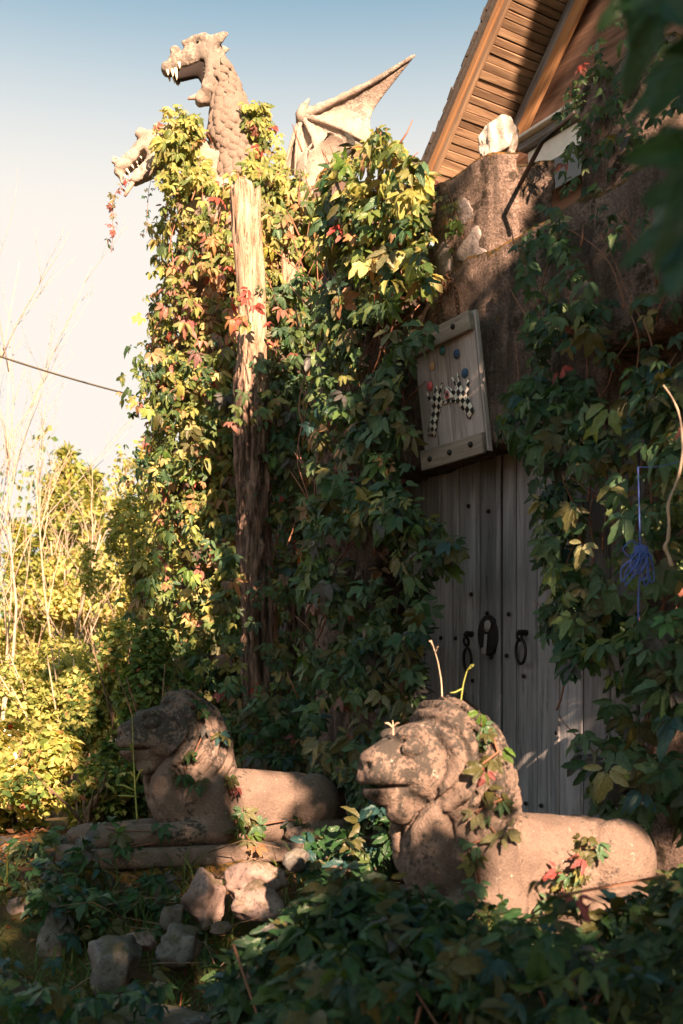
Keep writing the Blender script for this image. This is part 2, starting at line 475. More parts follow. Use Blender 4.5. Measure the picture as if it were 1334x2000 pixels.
def m_deadwood():
    k = NT('dead_trunk_wood')
    c = k.coord((9, 9, 1.3))
    g = k.noise(c, 3.0, 6, 0.75, 0.4); cr = k.noise(k.coord((22, 22, 3.2)), 2.0, 4, 0.8)
    bk = k.n('Attribute', {'attribute_name': 'Col'}).outputs['Color']
    bf = k.n('SeparateColor', Color=bk).outputs[0]
    cv = k.n('SeparateColor', Color=bk).outputs[1]
    barkc = k.mix(k.ramp(g, [(0.40, 0.0), (0.60, 1.0)]), (0.045, 0.03, 0.024), (0.33, 0.22, 0.175))
    wood = k.mix(k.ramp(g, [(0.38, 0.0), (0.62, 1.0)]), (0.26, 0.165, 0.11), (0.55, 0.42, 0.32))
    col = k.mix(bf, wood, barkc)
    col = k.mix(k.math('MULTIPLY', k.ramp(cr, [(0.36, 1.0), (0.44, 0.0)]), 0.8), col, (0.045, 0.028, 0.02))
    col = k.mix(k.math('MULTIPLY', cv, 0.75), col, (0.035, 0.022, 0.016))
    return k.done(col, 0.9, k.bump(k.math('ADD', g, cr), 1.0, 0.03), 0.15)
M['deadwood'] = m_deadwood()

def m_ground():
    k = NT('soil'); c = k.coord()
    n1 = k.noise(c, 1.3, 5, 0.6); n2 = k.noise(c, 22, 5, 0.7)
    col = k.mix(n2, (0.03, 0.02, 0.013), (0.13, 0.075, 0.04))
    col = k.mix(k.ramp(n1, [(0.45, 0.0), (0.6, 1.0)]), col, k.mix(n2, (0.03, 0.035, 0.012), (0.10, 0.09, 0.03)))
    return k.done(col, 0.95, k.bump(n2, 0.9, 0.03), 0.1)
M['soil'] = m_ground()

# ------------------------------------------------------------------ ground
def gh(X, Y):
    X = np.asarray(X, float); Y = np.asarray(Y, float)
    s = np.clip((Y - 4.1) / 1.5, 0, 1); s = s * s * (3 - 2 * s)
    z = 0.42 + 0.44 * s
    z = z - 0.12 * np.clip((3.0 - Y) / 3.0, 0, 1)
    z = z - 0.45 * np.clip((-X - 2.2) / 3.0, 0, 1)
    far = np.clip((np.hypot(X, Y) - 30) / 120, 0, 1)
    z = z + 0.05 * fbm(X * 1.1 + 40, Y * 1.1 + 40, X * 0 + 0.5, 3) * (1 - far)
    return z
def axis_pts(lo, hi, step, far):
    a = np.arange(lo, hi, step); out = []; d = step; x = hi
    while x < far: x += d; d *= 1.25; out.append(x)
    left = []; d = step; x = lo
    while x > -far: x -= d; d *= 1.25; left.append(x)
    return np.concatenate([left[::-1], a, out])
xs = axis_pts(-6, 6, 0.13, 900); ys = axis_pts(-4, 14, 0.13, 900)
GX, GY = np.meshgrid(xs, ys, indexing='ij')
GV = np.stack([GX, GY, gh(GX, GY)], -1).reshape(-1, 3)
i = np.arange(len(xs) - 1)[:, None]; j = np.arange(len(ys) - 1)[None]; n_ = len(ys)
GQ = np.stack([i * n_ + j, (i + 1) * n_ + j, (i + 1) * n_ + j + 1, i * n_ + j + 1], -1).reshape(-1, 4)
ground = link('ground', np_mesh('ground', GV, GQ), M['soil'], smooth=True)
tag(ground, 'dark leaf littered earth sloping up to the gate', kind='structure')

# ------------------------------------------------------------------ gatehouse (local x runs along the wall towards the viewer, y into the building)
WX, WY = Vector((0.545, -0.8385, 0)).normalized(), None
WY = Vector((-WX.y, WX.x, 0))
WROT = math.atan2(WX.y, WX.x)
P0 = Vector((0.84, 6.0, 0))
def W(px, py, c):
    """gatehouse-local (x, z) of photograph pixel on the plane y = c"""
    d = Vector(((px - 667) / FPX, 1, 0)); o = -P0
    s = (c - o.dot(WY)) / d.dot(WY)
    return o.dot(WX) + s * d.dot(WX), EYE + s * (1450 - py) / FPX
def Wg(x, y, z): return P0 + WX * x + WY * y + Vector((0, 0, z))

gate = empty('gatehouse', P0, WROT)
tag(gate, 'crumbling stucco gatehouse with battlements, white stones and a plank door', 'gatehouse')

def rough_block(name, lo, hi, mat, parent, h=0.03, r=0.03, amp=0.017, extra=None, f=9.0):
    lo = np.array(lo, float); hi = np.array(hi, float); c = (lo + hi) / 2; hw = (hi - lo) / 2
    def fn(p):
        d = s_box(p, c, hw, r)
        if extra is not None: d = extra(p, d)
        return near(p, d, amp, f)
    V, Q = nets(fn, lo - 0.06, hi + 0.06, h)
    return link(name, np_mesh(name, V, Q), mat, parent, smooth=True)

rough_block('pier', (-1.38, -0.30, 0.4), (-0.72, 0.25, 4.15), M['stucco'], gate, 0.035)
rough_block('pier', (1.04, -0.14, 0.2), (2.3, 0.3, 3.2), M['stucco'], gate, 0.035)
rough_block('lintel', (-0.78, -0.33, 2.92), (0.98, 0.12, 3.86), M['stucco'], gate, 0.028)
rough_block('lintel', (0.94, -0.36, 3.15), (2.3, 0.12, 3.84), M['stucco'], gate, 0.03)
# merlons: the first has a skewed sunlit end face
def skew(off):
    def f(p, d):
        nx, ny = 0.85, -0.53
        return smax(d, (p[0] - 0.222 + off) * nx + (p[1] + 0.30) * ny, 0.012)
    return f
rough_block('merlon', (-0.23, -0.30, 3.80), (0.46, -0.165, 4.345), M['stucco'], gate, 0.016, 0.010, 0.010, skew(0.0))
rough_block('parapet', (-0.21, -0.20, 3.80), (0.46, 0.0, 4.315), M['stucco'], gate, 0.018, 0.012, 0.012, skew(0.05))
rough_block('merlon', (0.44, 0.04, 3.55), (1.04, 0.40, 4.66), M['stucco'], gate, 0.022, 0.06, 0.016)
rough_block('merlon', (1.42, 0.04, 3.55), (2.1, 0.40, 4.66), M['stucco'], gate, 0.03, 0.05)
rough_block('merlon', (-1.35, -0.28, 4.05), (-0.75, 0.12, 4.45), M['stucco'], gate, 0.03, 0.05)
rough_block('parapet', (-0.80, -0.24, 3.75), (-0.20, 0.05, 4.12), M['stucco'], gate, 0.03)
rough_block('back_wall', (-0.72, 0.14, 0.3), (1.04, 0.40, 3.2), M['stucco'], gate, 0.05)
rough_block('threshold', (-0.72, -0.30, 0.3), (1.04, 0.20, 0.90), M['stucco'], gate, 0.04)

# rocks
def rock_mesh(name, sx, sy, sz, seed, sub=4, cuts=16, rough=0.07):
    r = np.random.default_rng(seed)
    bm = bmesh.new(); bmesh.ops.create_icosphere(bm, subdivisions=sub, radius=1)
    V = np.array([v.co[:] for v in bm.verts])
    for k in range(cuts):
        n = r.normal(size=3); n /= np.linalg.norm(n); d = r.uniform(0.56, 0.88)
        e = np.maximum(V @ n - d, 0); V = V - 1.0 * e[:, None] * n
    o = r.uniform(0, 20, 3)
    V = V * (1 + rough * fbm(V[:, 0] * 2.2 + o[0], V[:, 1] * 2.2 + o[1], V[:, 2] * 2.2 + o[2], 4))[:, None]
    V = V * np.array([sx, sy, sz])
    for v, c in zip(bm.verts, V): v.co = c
    me = bpy.data.meshes.new(name); bm.to_mesh(me); bm.free(); me.shade_smooth()
    return me
for k, (px, py, w, h, rt) in enumerate([(866, 506, 0.085, 0.115, 0.1), (924, 487, 0.100, 0.095, -0.3), (896, 421, 0.075, 0.085, 0.2)]):
    x, z = W(px, py, -0.30)
    o = link('set_stone', rock_mesh('set_stone', w * 1.4, 0.032, h * 1.35, 40 + k, 4, 26, 0.22), M['setstone'], gate, (x, -0.292, z), (0, rt, 0))
# iron rod standing out of the merlon
mb = MB(); mb.tube([(0.30, -0.18, 4.17), (0.62, -0.33, 4.20), (0.86, -0.36, 4.22)], 0.011, 8); mb.build('rod', M['iron'], gate)

qz = link('quartz_rock', rock_mesh('quartz_rock', 0.135, 0.12, 0.165, 77, 5, 40, 0.22), M['quartz'], None, Wg(0.13, -0.16, 4.425), (0.1, 0.08, 0.6))
tag(qz, 'jagged white quartz rock standing on top of the battlement', 'rock')

# double plank door
door = empty('door', (0.10, -0.13, 0), 0, gate)
edges = [-0.79, -0.63, -0.485, -0.33, -0.17, -0.006, 0.006, 0.105, 0.26, 0.41, 0.57, 0.74, 0.9, 1.06]
for a, b in zip(edges[:-1], edges[1:]):
    if b - a < 0.02: continue
    plank('plank', ((a + b) / 2, 0.03 + random.uniform(-0.006, 0.006), 1.92), (2.1, 0.045, b - a - 0.005), M['doorwood'], door, (0, R(90), random.uniform(-.02, .02)), 0.006, 0.002)
    if random.random() < 0.55 and b < 0.6:   # narrow cover strip on a joint
        plank('cover_strip', (b, -0.001, 1.92), (2.08, 0.012, 0.028), M['doorwood'], door, (0, R(90), 0), 0.003, 0.001)
nail_me = None
def dome(name, r, h):
    mb = MB(); mb.tube([(0, 0.002, 0), (0, -h * 0.4, 0), (0, -h * 0.85, 0), (0, -h, 0)], [r, r * 0.95, r * 0.6, r * 0.1], 10)
    return np_mesh(name, np.concatenate(mb.V), [np.concatenate(mb.Q), np.concatenate(mb.T)])
nail_me = dome('nail', 0.011, 0.010); nail_me.materials.append(M['iron']); nail_me.shade_smooth()
for px, py in [(935, 1168), (905, 1252), (877, 1251), (938, 1332), (1007, 1206), (1003, 1285), (1036, 1324), (1040, 1566), (1069, 1570), (826, 1260),
               (1099, 1432), (902, 1108), (968, 1010), (1062, 1110), (930, 1000), (846, 1330)]:
    x, z = W(px, py, 0.0); link('nail', nail_me, None, door, (x, -0.004, z))
# lock plate with a key shape
x, z = W(967, 1246, -0.01)
pts = []
for k in range(28):
    t = 2 * math.pi * k / 28
    pts += [(0.076 * math.cos(t), -0.012, 0.102 * math.sin(t)), (0.073 * math.cos(t), -0.016, 0.099 * math.sin(t)), (0.076 * math.cos(t), 0.0, 0.102 * math.sin(t))]
lock = link('lock_plate', hull_mesh('lock_plate', pts), M['iron'], door, (x, -0.002, z), (0, R(-8), 0))
for zz in (0.112, -0.112): link('rivet', nail_me, None, door, (x - math.sin(R(8)) * zz, -0.006, z + zz))
mb = MB()
mb.tube([(0, -0.020, 0.075), (0, -0.020, 0.06), (0, -0.020, 0.035), (0, -0.02, 0.016)], [0.012, 0.025, 0.024, 0.010], 14)
mb.V[-1][:, 1] = -0.021 + (mb.V[-1][:, 1] + 0.02) * 0.15
mb.build('key_bow', M['keymetal'], door, (x, -0.002, z), True, (0, R(10), 0))
plank('key_shank', (x - 0.010, -0.022, z - 0.045), (0.10, 0.008, 0.022), M['keymetal'], door, (0, R(97), 0), 0.002, 0.001)
plank('key_bit', (x - 0.028, -0.022, z - 0.075), (0.022, 0.008, 0.026), M['keymetal'], door, (0, R(8), 0), 0.002, 0.001)
for px, py, sz, r in ((926, 1292, 1248, 0.056), (1028, 1277, 1246, 0.060)):
    x, z = W(px, py, -0.03); x2, z2 = W(px + 6, sz, -0.01)
    mb = MB(); mb.torus((x2, -0.035, (z + r + z2) / 2 + 0.004), (0.9, 0.3, 0.1), 0.022, 0.007, 14, 6)
    mb.tube([(x2, 0.01, z2 + 0.012), (x2, -0.035, z2 + 0.012), (x2, -0.045, z2 + 0.002)], [0.016, 0.014, 0.01], 8)
    st = mb.build('staple', M['iron'], door)
    mb = MB(); mb.torus((x + 0.01, -0.035, z), (0.35, 1, 0.05), r, 0.0078, 30, 8); mb.build('ring_pull', M['iron'], door)

# ------------------------------------------------------------------ gabled house behind the gate
CF = 2.3; CG = CF + 0.56
xa, za = W(850, 350, CF); xb, zb = W(1000, 0, CF)
th = math.atan2(zb - za, xb - xa)
house = empty('gabled_house', P0, WROT)
tag(house, 'weathered brown timber house gable with wide boarded eaves behind the gate', 'house')
rk = Vector((math.cos(th), 0, math.sin(th))); rn = Vector((-math.sin(th), 0, math.cos(th)))
def rake(t, y, off=0.0): return Vector((xa, y, za)) + rk * t + rn * off
LR = 4.4
t0 = -0.45
def orient(X, Y):
    Z = X.cross(Y); return Matrix((X, Y, Z)).transposed().to_euler()
# soffit boards run across the overhang
bw = 0.066; t = t0
eu = orient(Vector((0, 1, 0)), rk)
while t < LR:
    plank('soffit_board', rake(t, (CF + CG) / 2 + 0.02, 0.045 + random.uniform(-0.006, 0.006)), (0.56, bw - random.uniform(0.003, 0.010), 0.02), M['soffit'], house, eu, 0.003, 0.003)
    t += bw
eu2 = orient(rk, Vector((0, 1, 0)))
mid = (t0 + LR) / 2; ln = LR - t0
def along(name, y, off, w, hgt, mat, jit=0.003): plank(name, rake(mid, y, off), (ln, w, hgt), mat, house, eu2, 0.006, jit)
along('fascia_board', CF - 0.012, 0.055, 0.035, 0.125, M['soffit'])
along('fascia_board', CF - 0.038, 0.085, 0.022, 0.070, M['orange'])
along('shingle_edge', CF - 0.02, 0.150, 0.11, 0.035, M['shingle'])
along('rake_trim', CG - 0.03, -0.035, 0.03, 0.10, M['greywood'])
along('rake_trim', CG - 0.045, -0.155, 0.035, 0.13, M['orange'])
# roof slabs
apx = xa + rk.x * LR; apz = za + rk.z * LR
for sgn in (1, -1):
    a = rake(t0, 0, 0.075); b = rake(LR, 0, 0.075)
    pts = []
    for p in (a, b):
        for off in (0.0, 0.06):
            for y in (CF + 0.02, CF + 5.0):
                q = p + rn * off; q = Vector((q.x if sgn == 1 else 2 * apx - q.x, y, q.z)); pts.append(q)
    link('roof', hull_mesh('roof', pts), M['shingle'], house)
# jagged shingle ends along the rake
for k in range(int((LR - t0) / 0.09)):
    tt = t0 + 0.09 * k
    plank('shingle', rake(tt, CF - 0.06 + random.uniform(-.01, .012), 0.172), (0.10, 0.06, 0.014), M['shingle'], house, eu2, 0.002, 0.008)
# gable siding
x = -0.55
gx0 = xa
zl = 3.2
while x < apx + 0.2:
    w_ = random.uniform(0.15, 0.19)
    zt1 = za + (x - xa) * math.tan(th) - 0.10; zt2 = za + (x + w_ - xa) * math.tan(th) - 0.10
    g = 0.003; yo = random.uniform(-0.004, 0.004)
    ctr = Vector((x + w_ / 2, CG, zl))
    pts = []
    for (px_, zt) in ((x + g, zt1), (x + w_ - g, zt2)):
        for yy in (CG + yo, CG + yo + 0.03):
            pts += [Vector((px_, yy, zl)), Vector((px_, yy, max(zt, zl + 0.1)))]
    rotm = Matrix.Rotation(R(90), 3, 'Y')
    pts = [rotm.inverted() @ (p - ctr) for p in pts]
    link('siding_plank', hull_mesh('siding_plank', pts), M['gable'], house, ctr, (0, R(90), 0))
    x += w_
wall_pts = [Vector((x_, y_, z_)) for (x_, z_) in ((xa + 0.05, 0.9), (xa + 0.05, za - 0.05), (apx, apz - 0.12), (2 * apx - xa - 0.05, za - 0.05), (2 * apx - xa - 0.05, 0.9)) for y_ in (CG + 0.06, CG + 4.2)]
link('wall', hull_mesh('house_wall', wall_pts), M['gable'], house)
# window head, frame and glass under the gable
x1, z1 = W(1025, 302, CG - 0.05); x2, z2 = W(1125, 232, CG - 0.05)
plank('window_head', ((x1 + x2 + 0.9) / 2, CG - 0.06, (z1 + z2) / 2 + 0.02), (x2 - x1 + 0.9, 0.14, 0.06), M['greywood'], house)
plank('window_head', ((x1 + x2 + 0.9) / 2, CG - 0.09, (z1 + z2) / 2 + 0.065), (x2 - x1 + 0.96, 0.20, 0.022), M['white'], house)
win = plank('window', ((x1 + x2 + 0.9) / 2, CG - 0.035, (z1 + z2) / 2 - 0.12), (x2 - x1 + 0.8, 0.05, 0.20), M['white'], house)
pane = plank('pane', (0.05, -0.030, -0.22), (x2 - x1 + 0.6, 0.01, 0.26), M['glass'], win)

# ------------------------------------------------------------------ painted hanging sign
x, z = W(880, 768, -0.40)
sign = empty('hanging_sign', Wg(x, -0.405, z))
sign.rotation_euler = (R(7.5), 0, WROT)
tag(sign, 'grey plank sign painted with checkered juggling hands, hung over the door', 'sign')
ed = [-0.245, -0.135, -0.01, 0.10, 0.225]
for a, b in zip(ed[:-1], ed[1:]):
    plank('plank', ((a + b) / 2, 0.012, random.uniform(-.004, .004)), (0.65, 0.024, b - a - 0.003), M['signwood'], sign, (0, R(90), 0), 0.003, 0.0015)
plank('edge_strip', (0.236, 0.014, 0.0), (0.655, 0.030, 0.009), M['signwood'], sign, (0, R(90), 0), 0.003, 0.002)
plank('batten', (-0.018, -0.014, 0.278), (0.49, 0.030, 0.092), M['batten'], sign, (0, R(-1), 0), 0.004, 0.003)
plank('batten', (-0.010, -0.014, -0.285), (0.48, 0.030, 0.100), M['batten'], sign, (0, R(1), 0), 0.004, 0.003)
bolt = dome('bolt', 0.0145, 0.014); bolt.materials.append(M['iron']); bolt.shade_smooth()
for bx, bz in ((-0.20, 0.27), (-0.05, 0.275), (0.11, 0.285), (-0.17, -0.285), (-0.01, -0.285), (0.15, -0.28)):
    link('bolt', bolt, None, sign, (bx, -0.029, bz))
def flat(name, poly, y, mat, parent):
    from mathutils.geometry import tessellate_polygon
    T = tessellate_polygon([[Vector((p[0], p[1], 0)) for p in poly]])
    V = [(p[0], y, p[1]) for p in poly]
    n = len(V); V = V + [(p[0], y + 0.0012, p[1]) for p in poly]
    F = [tuple(t) for t in T]; Q = [(k, (k + 1) % n, (k + 1) % n + n, k + n) for k in range(n)]
    me = np_mesh(name, V, [np.array(F), np.array(Q)])
    bm = bmesh.new(); bm.from_mesh(me); bmesh.ops.recalc_face_normals(bm, faces=bm.faces); bm.to_mesh(me); bm.free()
    return link(name, me, mat, parent)
def m_paint(name, col):
    k = NT(name); c = k.coord((26, 26, 1.6))
    n = k.noise(c, 1.5, 5, 0.7)
    return k.done(k.mix(k.ramp(n, [(0.30, 0.0), (0.42, 1.0)]), (0.22, 0.19, 0.18), col), 0.75, None, 0.2)
k = NT('checker_paint')
vr = k.n('VectorRotate', {'rotation_type': 'Y_AXIS'}, Vector=k.coord(), Angle=0.5)
dv = k.n('VectorMath', {'operation': 'ADD'}, i0=vr.outputs[0], i1=(1.0, 0.5005, 1.0)).outputs[0]
wob = k.n('VectorMath', {'operation': 'SCALE'}, i0=k.n('TexNoise', Vector=k.coord(), Scale=14.0).outputs['Color'], Scale=0.018).outputs[0]
dv = k.n('VectorMath', {'operation': 'ADD'}, i0=dv, i1=wob).outputs[0]
dv = k.n('VectorMath', {'operation': 'MULTIPLY'}, i0=dv, i1=(1, 0, 1)).outputs[0]
ck = k.n('TexChecker', Vector=dv, Color1=(0.62, 0.60, 0.56, 1), Color2=(0.018, 0.017, 0.018, 1), Scale=38.0)
wear = k.ramp(k.noise(k.coord((26, 26, 1.6)), 1.5, 6, 0.75), [(0.34, 0.0), (0.46, 1.0)])
M['checker'] = k.done(k.mix(wear, (0.20, 0.17, 0.165), ck.outputs[0]), 0.75, None, 0.2)
HAND_A = [(-0.1979, -0.164), (-0.1899, -0.1316), (-0.1753, -0.1009), (-0.158, -0.0754), (-0.1512, -0.0514), (-0.1443, -0.0274), (-0.1556, -0.0113), (-0.1683, 0.0182), (-0.1762, 0.0443), (-0.1648, 0.0432), (-0.1541, 0.0228), (-0.1369, 0.0007), (-0.1241, 0.01), (-0.1141, 0.033), (-0.1059, 0.0522), (-0.0838, 0.0566), (-0.0858, 0.0335), (-0.083, 0.0155), (-0.0723, 0.0296), (-0.0586, 0.0557), (-0.0394, 0.0693), (-0.0483, 0.0441), (-0.0632, 0.0142), (-0.0694, -0.0055), (-0.0698, -0.0225), (-0.0471, -0.0033), (-0.0256, 0.0311), (-0.014, 0.0342), (-0.0257, 0.0077), (-0.0501, -0.0238), (-0.0645, -0.0411), (-0.0739, -0.0513), (-0.0991, -0.0872), (-0.1185, -0.1291), (-0.1379, -0.1797)]
HAND_B = [(-0.0608, -0.0293), (-0.0111, -0.0284), (0.0394, -0.0406), (0.0361, -0.0185), (0.0133, 0.005), (-0.0061, 0.034), (0.0157, 0.0213), (0.0459, -0.0044), (0.0563, 0.0096), (0.0417, 0.0434), (0.0259, 0.0701), (0.0418, 0.0667), (0.0588, 0.0405), (0.0714, 0.0242), (0.0777, 0.0371), (0.0761, 0.0798), (0.0862, 0.0599), (0.0901, 0.0335), (0.1033, 0.0002), (0.1246, -0.0207), (0.1302, 0.0007), (0.1489, 0.0288), (0.1628, 0.0289), (0.1516, -0.0013), (0.1434, -0.0407), (0.1497, -0.076), (0.1694, -0.1148), (0.1722, -0.1302), (0.1469, -0.1398), (0.1413, -0.157), (0.1227, -0.1541), (0.113, -0.1326), (0.0832, -0.095), (0.0557, -0.0621), (0.006, -0.046), (-0.053, -0.0443)]
TRI = [(-0.0573, -0.0282), (-0.0325, -0.0031), (-0.0108, 0.029), (0.013, 0.003), (0.0424, -0.0287), (-0.0042, -0.0261)]
flat('painted_hand', HAND_A, -0.0052, M['checker'], sign)
flat('painted_hand', HAND_B, -0.0068, M['checker'], sign)
flat('painted_eye_white', TRI, -0.0082, M['paintwhite'], sign)
def disc(r, cx, cz, sz=1.0, n=22): return [(cx + r * math.cos(2 * math.pi * k / n), cz + r * sz * math.sin(2 * math.pi * k / n)) for k in range(n)]
for nm, cx, cz, r, c, y in (('teal', -0.018, 0.2085, 0.0225, (0.06, 0.19, 0.20), 0), ('blue', 0.0843, 0.1641, 0.0225, (0.045, 0.09, 0.19), 0), ('navy', 0.13, 0.0616, 0.0235, (0.035, 0.085, 0.17), 0),
                         ('cream', -0.1095, 0.1589, 0.0215, (0.52, 0.34, 0.20), 0), ('pink', -0.1427, 0.0693, 0.0235, (0.58, 0.115, 0.13), 0)):
    flat('painted_ball', disc(r, cx, cz), -0.0055, m_paint('paint_' + nm, c), sign)
flat('painted_iris', disc(0.0185, -0.011, -0.005, 1.15), -0.0096, m_paint('paint_iris', (0.50, 0.17, 0.19)), sign)
flat('painted_pupil', disc(0.0085, -0.010, -0.004, 1.2), -0.0110, M['eye'], sign)

# chain that holds the sign
chain = empty('chain', Wg(0, -0.36, 3.8), WROT)
tag(chain, 'rusty chain looped over the wall ledge above the sign', 'chain')
lk = MB(); lk.ring((0, 0, 0), (0, 0, 1), (1, 0, 0), 0.019, 0.011, 0.0042, 12, 5)
lkme = np_mesh('link', np.concatenate(lk.V), np.concatenate(lk.Q)); lkme.materials.append(M['rust']); lkme.shade_smooth()
def run_chain(pts):
    pts = [Vector(p) for p in pts]
    k = 0
    for a, b in zip(pts[:-1], pts[1:]):
        L = (b - a).length; n = max(1, round(L / 0.029)); d = (b - a).normalized()
        for q in range(n):
            o = link('link', lkme, None, chain, a + (b - a) * ((q + 0.5) / n) - Vector((0, 0, 3.8)))
            o.rotation_euler = (d.to_track_quat('Z', 'Y') @ Matrix.Rotation(R(90) * (k % 2) + 0.3, 3, 'Z').to_quaternion()).to_euler(); k += 1
cx, cz = W(868, 545, -0.37); dx_, dz_ = W(902, 612, -0.37); ex, ez = W(884, 552, -0.37); fx, fz = W(845, 650, -0.37)
run_chain([(dx_, -0.028, dz_ - 0.03), (ex + .03, -0.01, ez - .06), (ex, -0.01, ez), (cx + 0.02, -0.012, cz + 0.01), (cx, -0.01, cz), (cx + .01, -0.015, cz - 0.03), (fx, -0.03, fz - .03)])
run_chain([(ex, -0.018, ez), (ex - .03, -0.02, ez - .04), (cx, -.02, cz - .02)])

# ------------------------------------------------------------------ ivy tower core, plank palisade and dead trunks
def tower_fn(p):
    q = np.sqrt((p[0] + 0.78) ** 2 + (p[1] - 9.65) ** 2) - (0.56 + 0.04 * np.clip((4 - p[2]) / 4, 0, 1))
    d = smax(q, np.abs(p[2] - 2.9) - 2.75, 0.08)
    return near(p, d, 0.05, 3)
V, Q = nets(tower_fn, (-1.55, 8.9, 0.0), (0.0, 10.4, 5.8), 0.06)
tower = link('stone_tower', np_mesh('stone_tower', V, Q), M['stucco'], smooth=True)
tag(tower, 'round stucco tower hidden under creeper that carries the dragon', 'tower')

pal = empty('board_fence', (-0.6, 8.95, 0.8))
tag(pal, 'grey upright board wall behind the dead trunks, half hidden by creeper', 'fence')
x = -0.40
while x < 0.95:
    w_ = random.uniform(0.11, 0.16)
    plank('board', (x + w_ / 2, random.uniform(-.01, .01) - 0.25 * x, 1.15 + random.uniform(-.1, .1)), (2.6, 0.025, w_ - 0.006), M['greywood'], pal, (0, R(90), 0))
    x += w_

def trunk(name, pts, rad, seed, bark_top, label, n=56, m=240, ridge=0.042):
    """dead standing trunk: bark ridges, with bare wood above bark_top"""
    r = np.random.default_rng(seed)
    pts = np.array([tuple(p) for p in pts]); L = np.linspace(0, 1, len(pts)); T = np.linspace(0, 1, m)
    C = np.stack([np.interp(T, L, pts[:, k]) for k in range(3)], -1)
    for _ in range(6): C[1:-1] = (C[:-2] + 2 * C[1:-1] + C[2:]) / 4
    rr = np.interp(T, L, rad)
    th_ = np.arange(n) * 2 * np.pi / n
    base = C[0].copy()
    Z = C[:, 2][:, None] + 0 * th_[None]; TH = th_[None] + 0 * Z
    o = seed * 1.7
    cx_, sx_ = np.cos(TH), np.sin(TH)
    ridg = 1 - np.abs(fbm(cx_ * 3.0 + o, sx_ * 3.0 + o, Z * 2.2 + o, 4))
    crack = 1 - np.abs(fbm(cx_ * 7 + o + 9, sx_ * 7 + o, Z * 1.1, 2))
    edge = Z + 0.5 * fbm(cx_ * 1.5 + o + 5, sx_ * 1.5 + 3, Z * 0.9, 3)
    bark = np.clip((bark_top - edge) / 0.06, 0, 1)
    rad2 = rr[:, None] * (1 + 0.14 * fbm(cx_ * 1.1 + o, sx_ * 1.1, Z * 1.6, 3))
    rad2 = rad2 + bark * (0.012 + ridge * (ridg - 0.7) * 2) - (1 - bark) * np.clip(crack - 0.90, 0, 1) * 0.28
    top = np.clip((T[:, None] - 0.985) / 0.015, 0, 1)
    Zo = Z + top * 0.05 * fbm(cx_ * 3 + o, sx_ * 3, Z * 0 + 2, 3)
    V = np.stack([C[:, 0][:, None] + rad2 * cx_, C[:, 1][:, None] + rad2 * sx_, Zo], -1).reshape(-1, 3)
    V = np.concatenate([V, [C[-1] + np.array([0, 0, -0.03])]])
    i = np.arange(m - 1)[:, None]; j = np.arange(n)[None]; k2 = (j + 1) % n
    Q = np.stack([i * n + j, i * n + k2, (i + 1) * n + k2, (i + 1) * n + j], -1).reshape(-1, 4)
    jj = np.arange(n); Tn = np.stack([(m - 1) * n + jj, (m - 1) * n + (jj + 1) % n, np.full(n, m * n)], -1)
    cav = bark * np.clip((0.55 - ridg) / 0.3, 0, 1)
    c = np.zeros((len(V), 3)); c[:m * n, 0] = bark.ravel(); c[:m * n, 1] = cav.ravel()
    V = V - base
    o_ = link(name, np_mesh(name, V, [Q, Tn], col=c), M['deadwood'], None, base, None, True)
    tag(o_, label, 'tree trunk', 'dead trunks standing in the creeper')
    return o_
YT = 8.1
trunk('dead_trunk', [P(522, 1640, YT), P(515, 1450, YT), P(506, 1250, YT), P(497, 1050, YT), P(496, 850, YT), P(493, 700, YT), P(488, 520, YT), P(480, 372, YT)],
      [0.135, 0.115, 0.105, 0.098, 0.095, 0.094, 0.098, 0.104], 3, 4.05, 'tall dead trunk with pale bare top and barked lower half, tallest post in the creeper')
YT = 8.5
trunk('dead_trunk', [P(600, 1600, YT), P(598, 1300, YT), P(592, 1000, YT), P(590, 800, YT)], [0.12, 0.11, 0.1, 0.1], 5, 9.0,
      'shorter rough barked trunk right of the tall bare topped one')
YT = 8.9
trunk('dead_trunk', [P(600, 1590, YT), P(578, 700, YT), P(566, 520, YT), P(558, 442, YT)], [0.08, 0.075, 0.07, 0.055], 8, 3.9,
      'slim broken stub poking out of bright creeper beside the tall trunk', 40, 100)

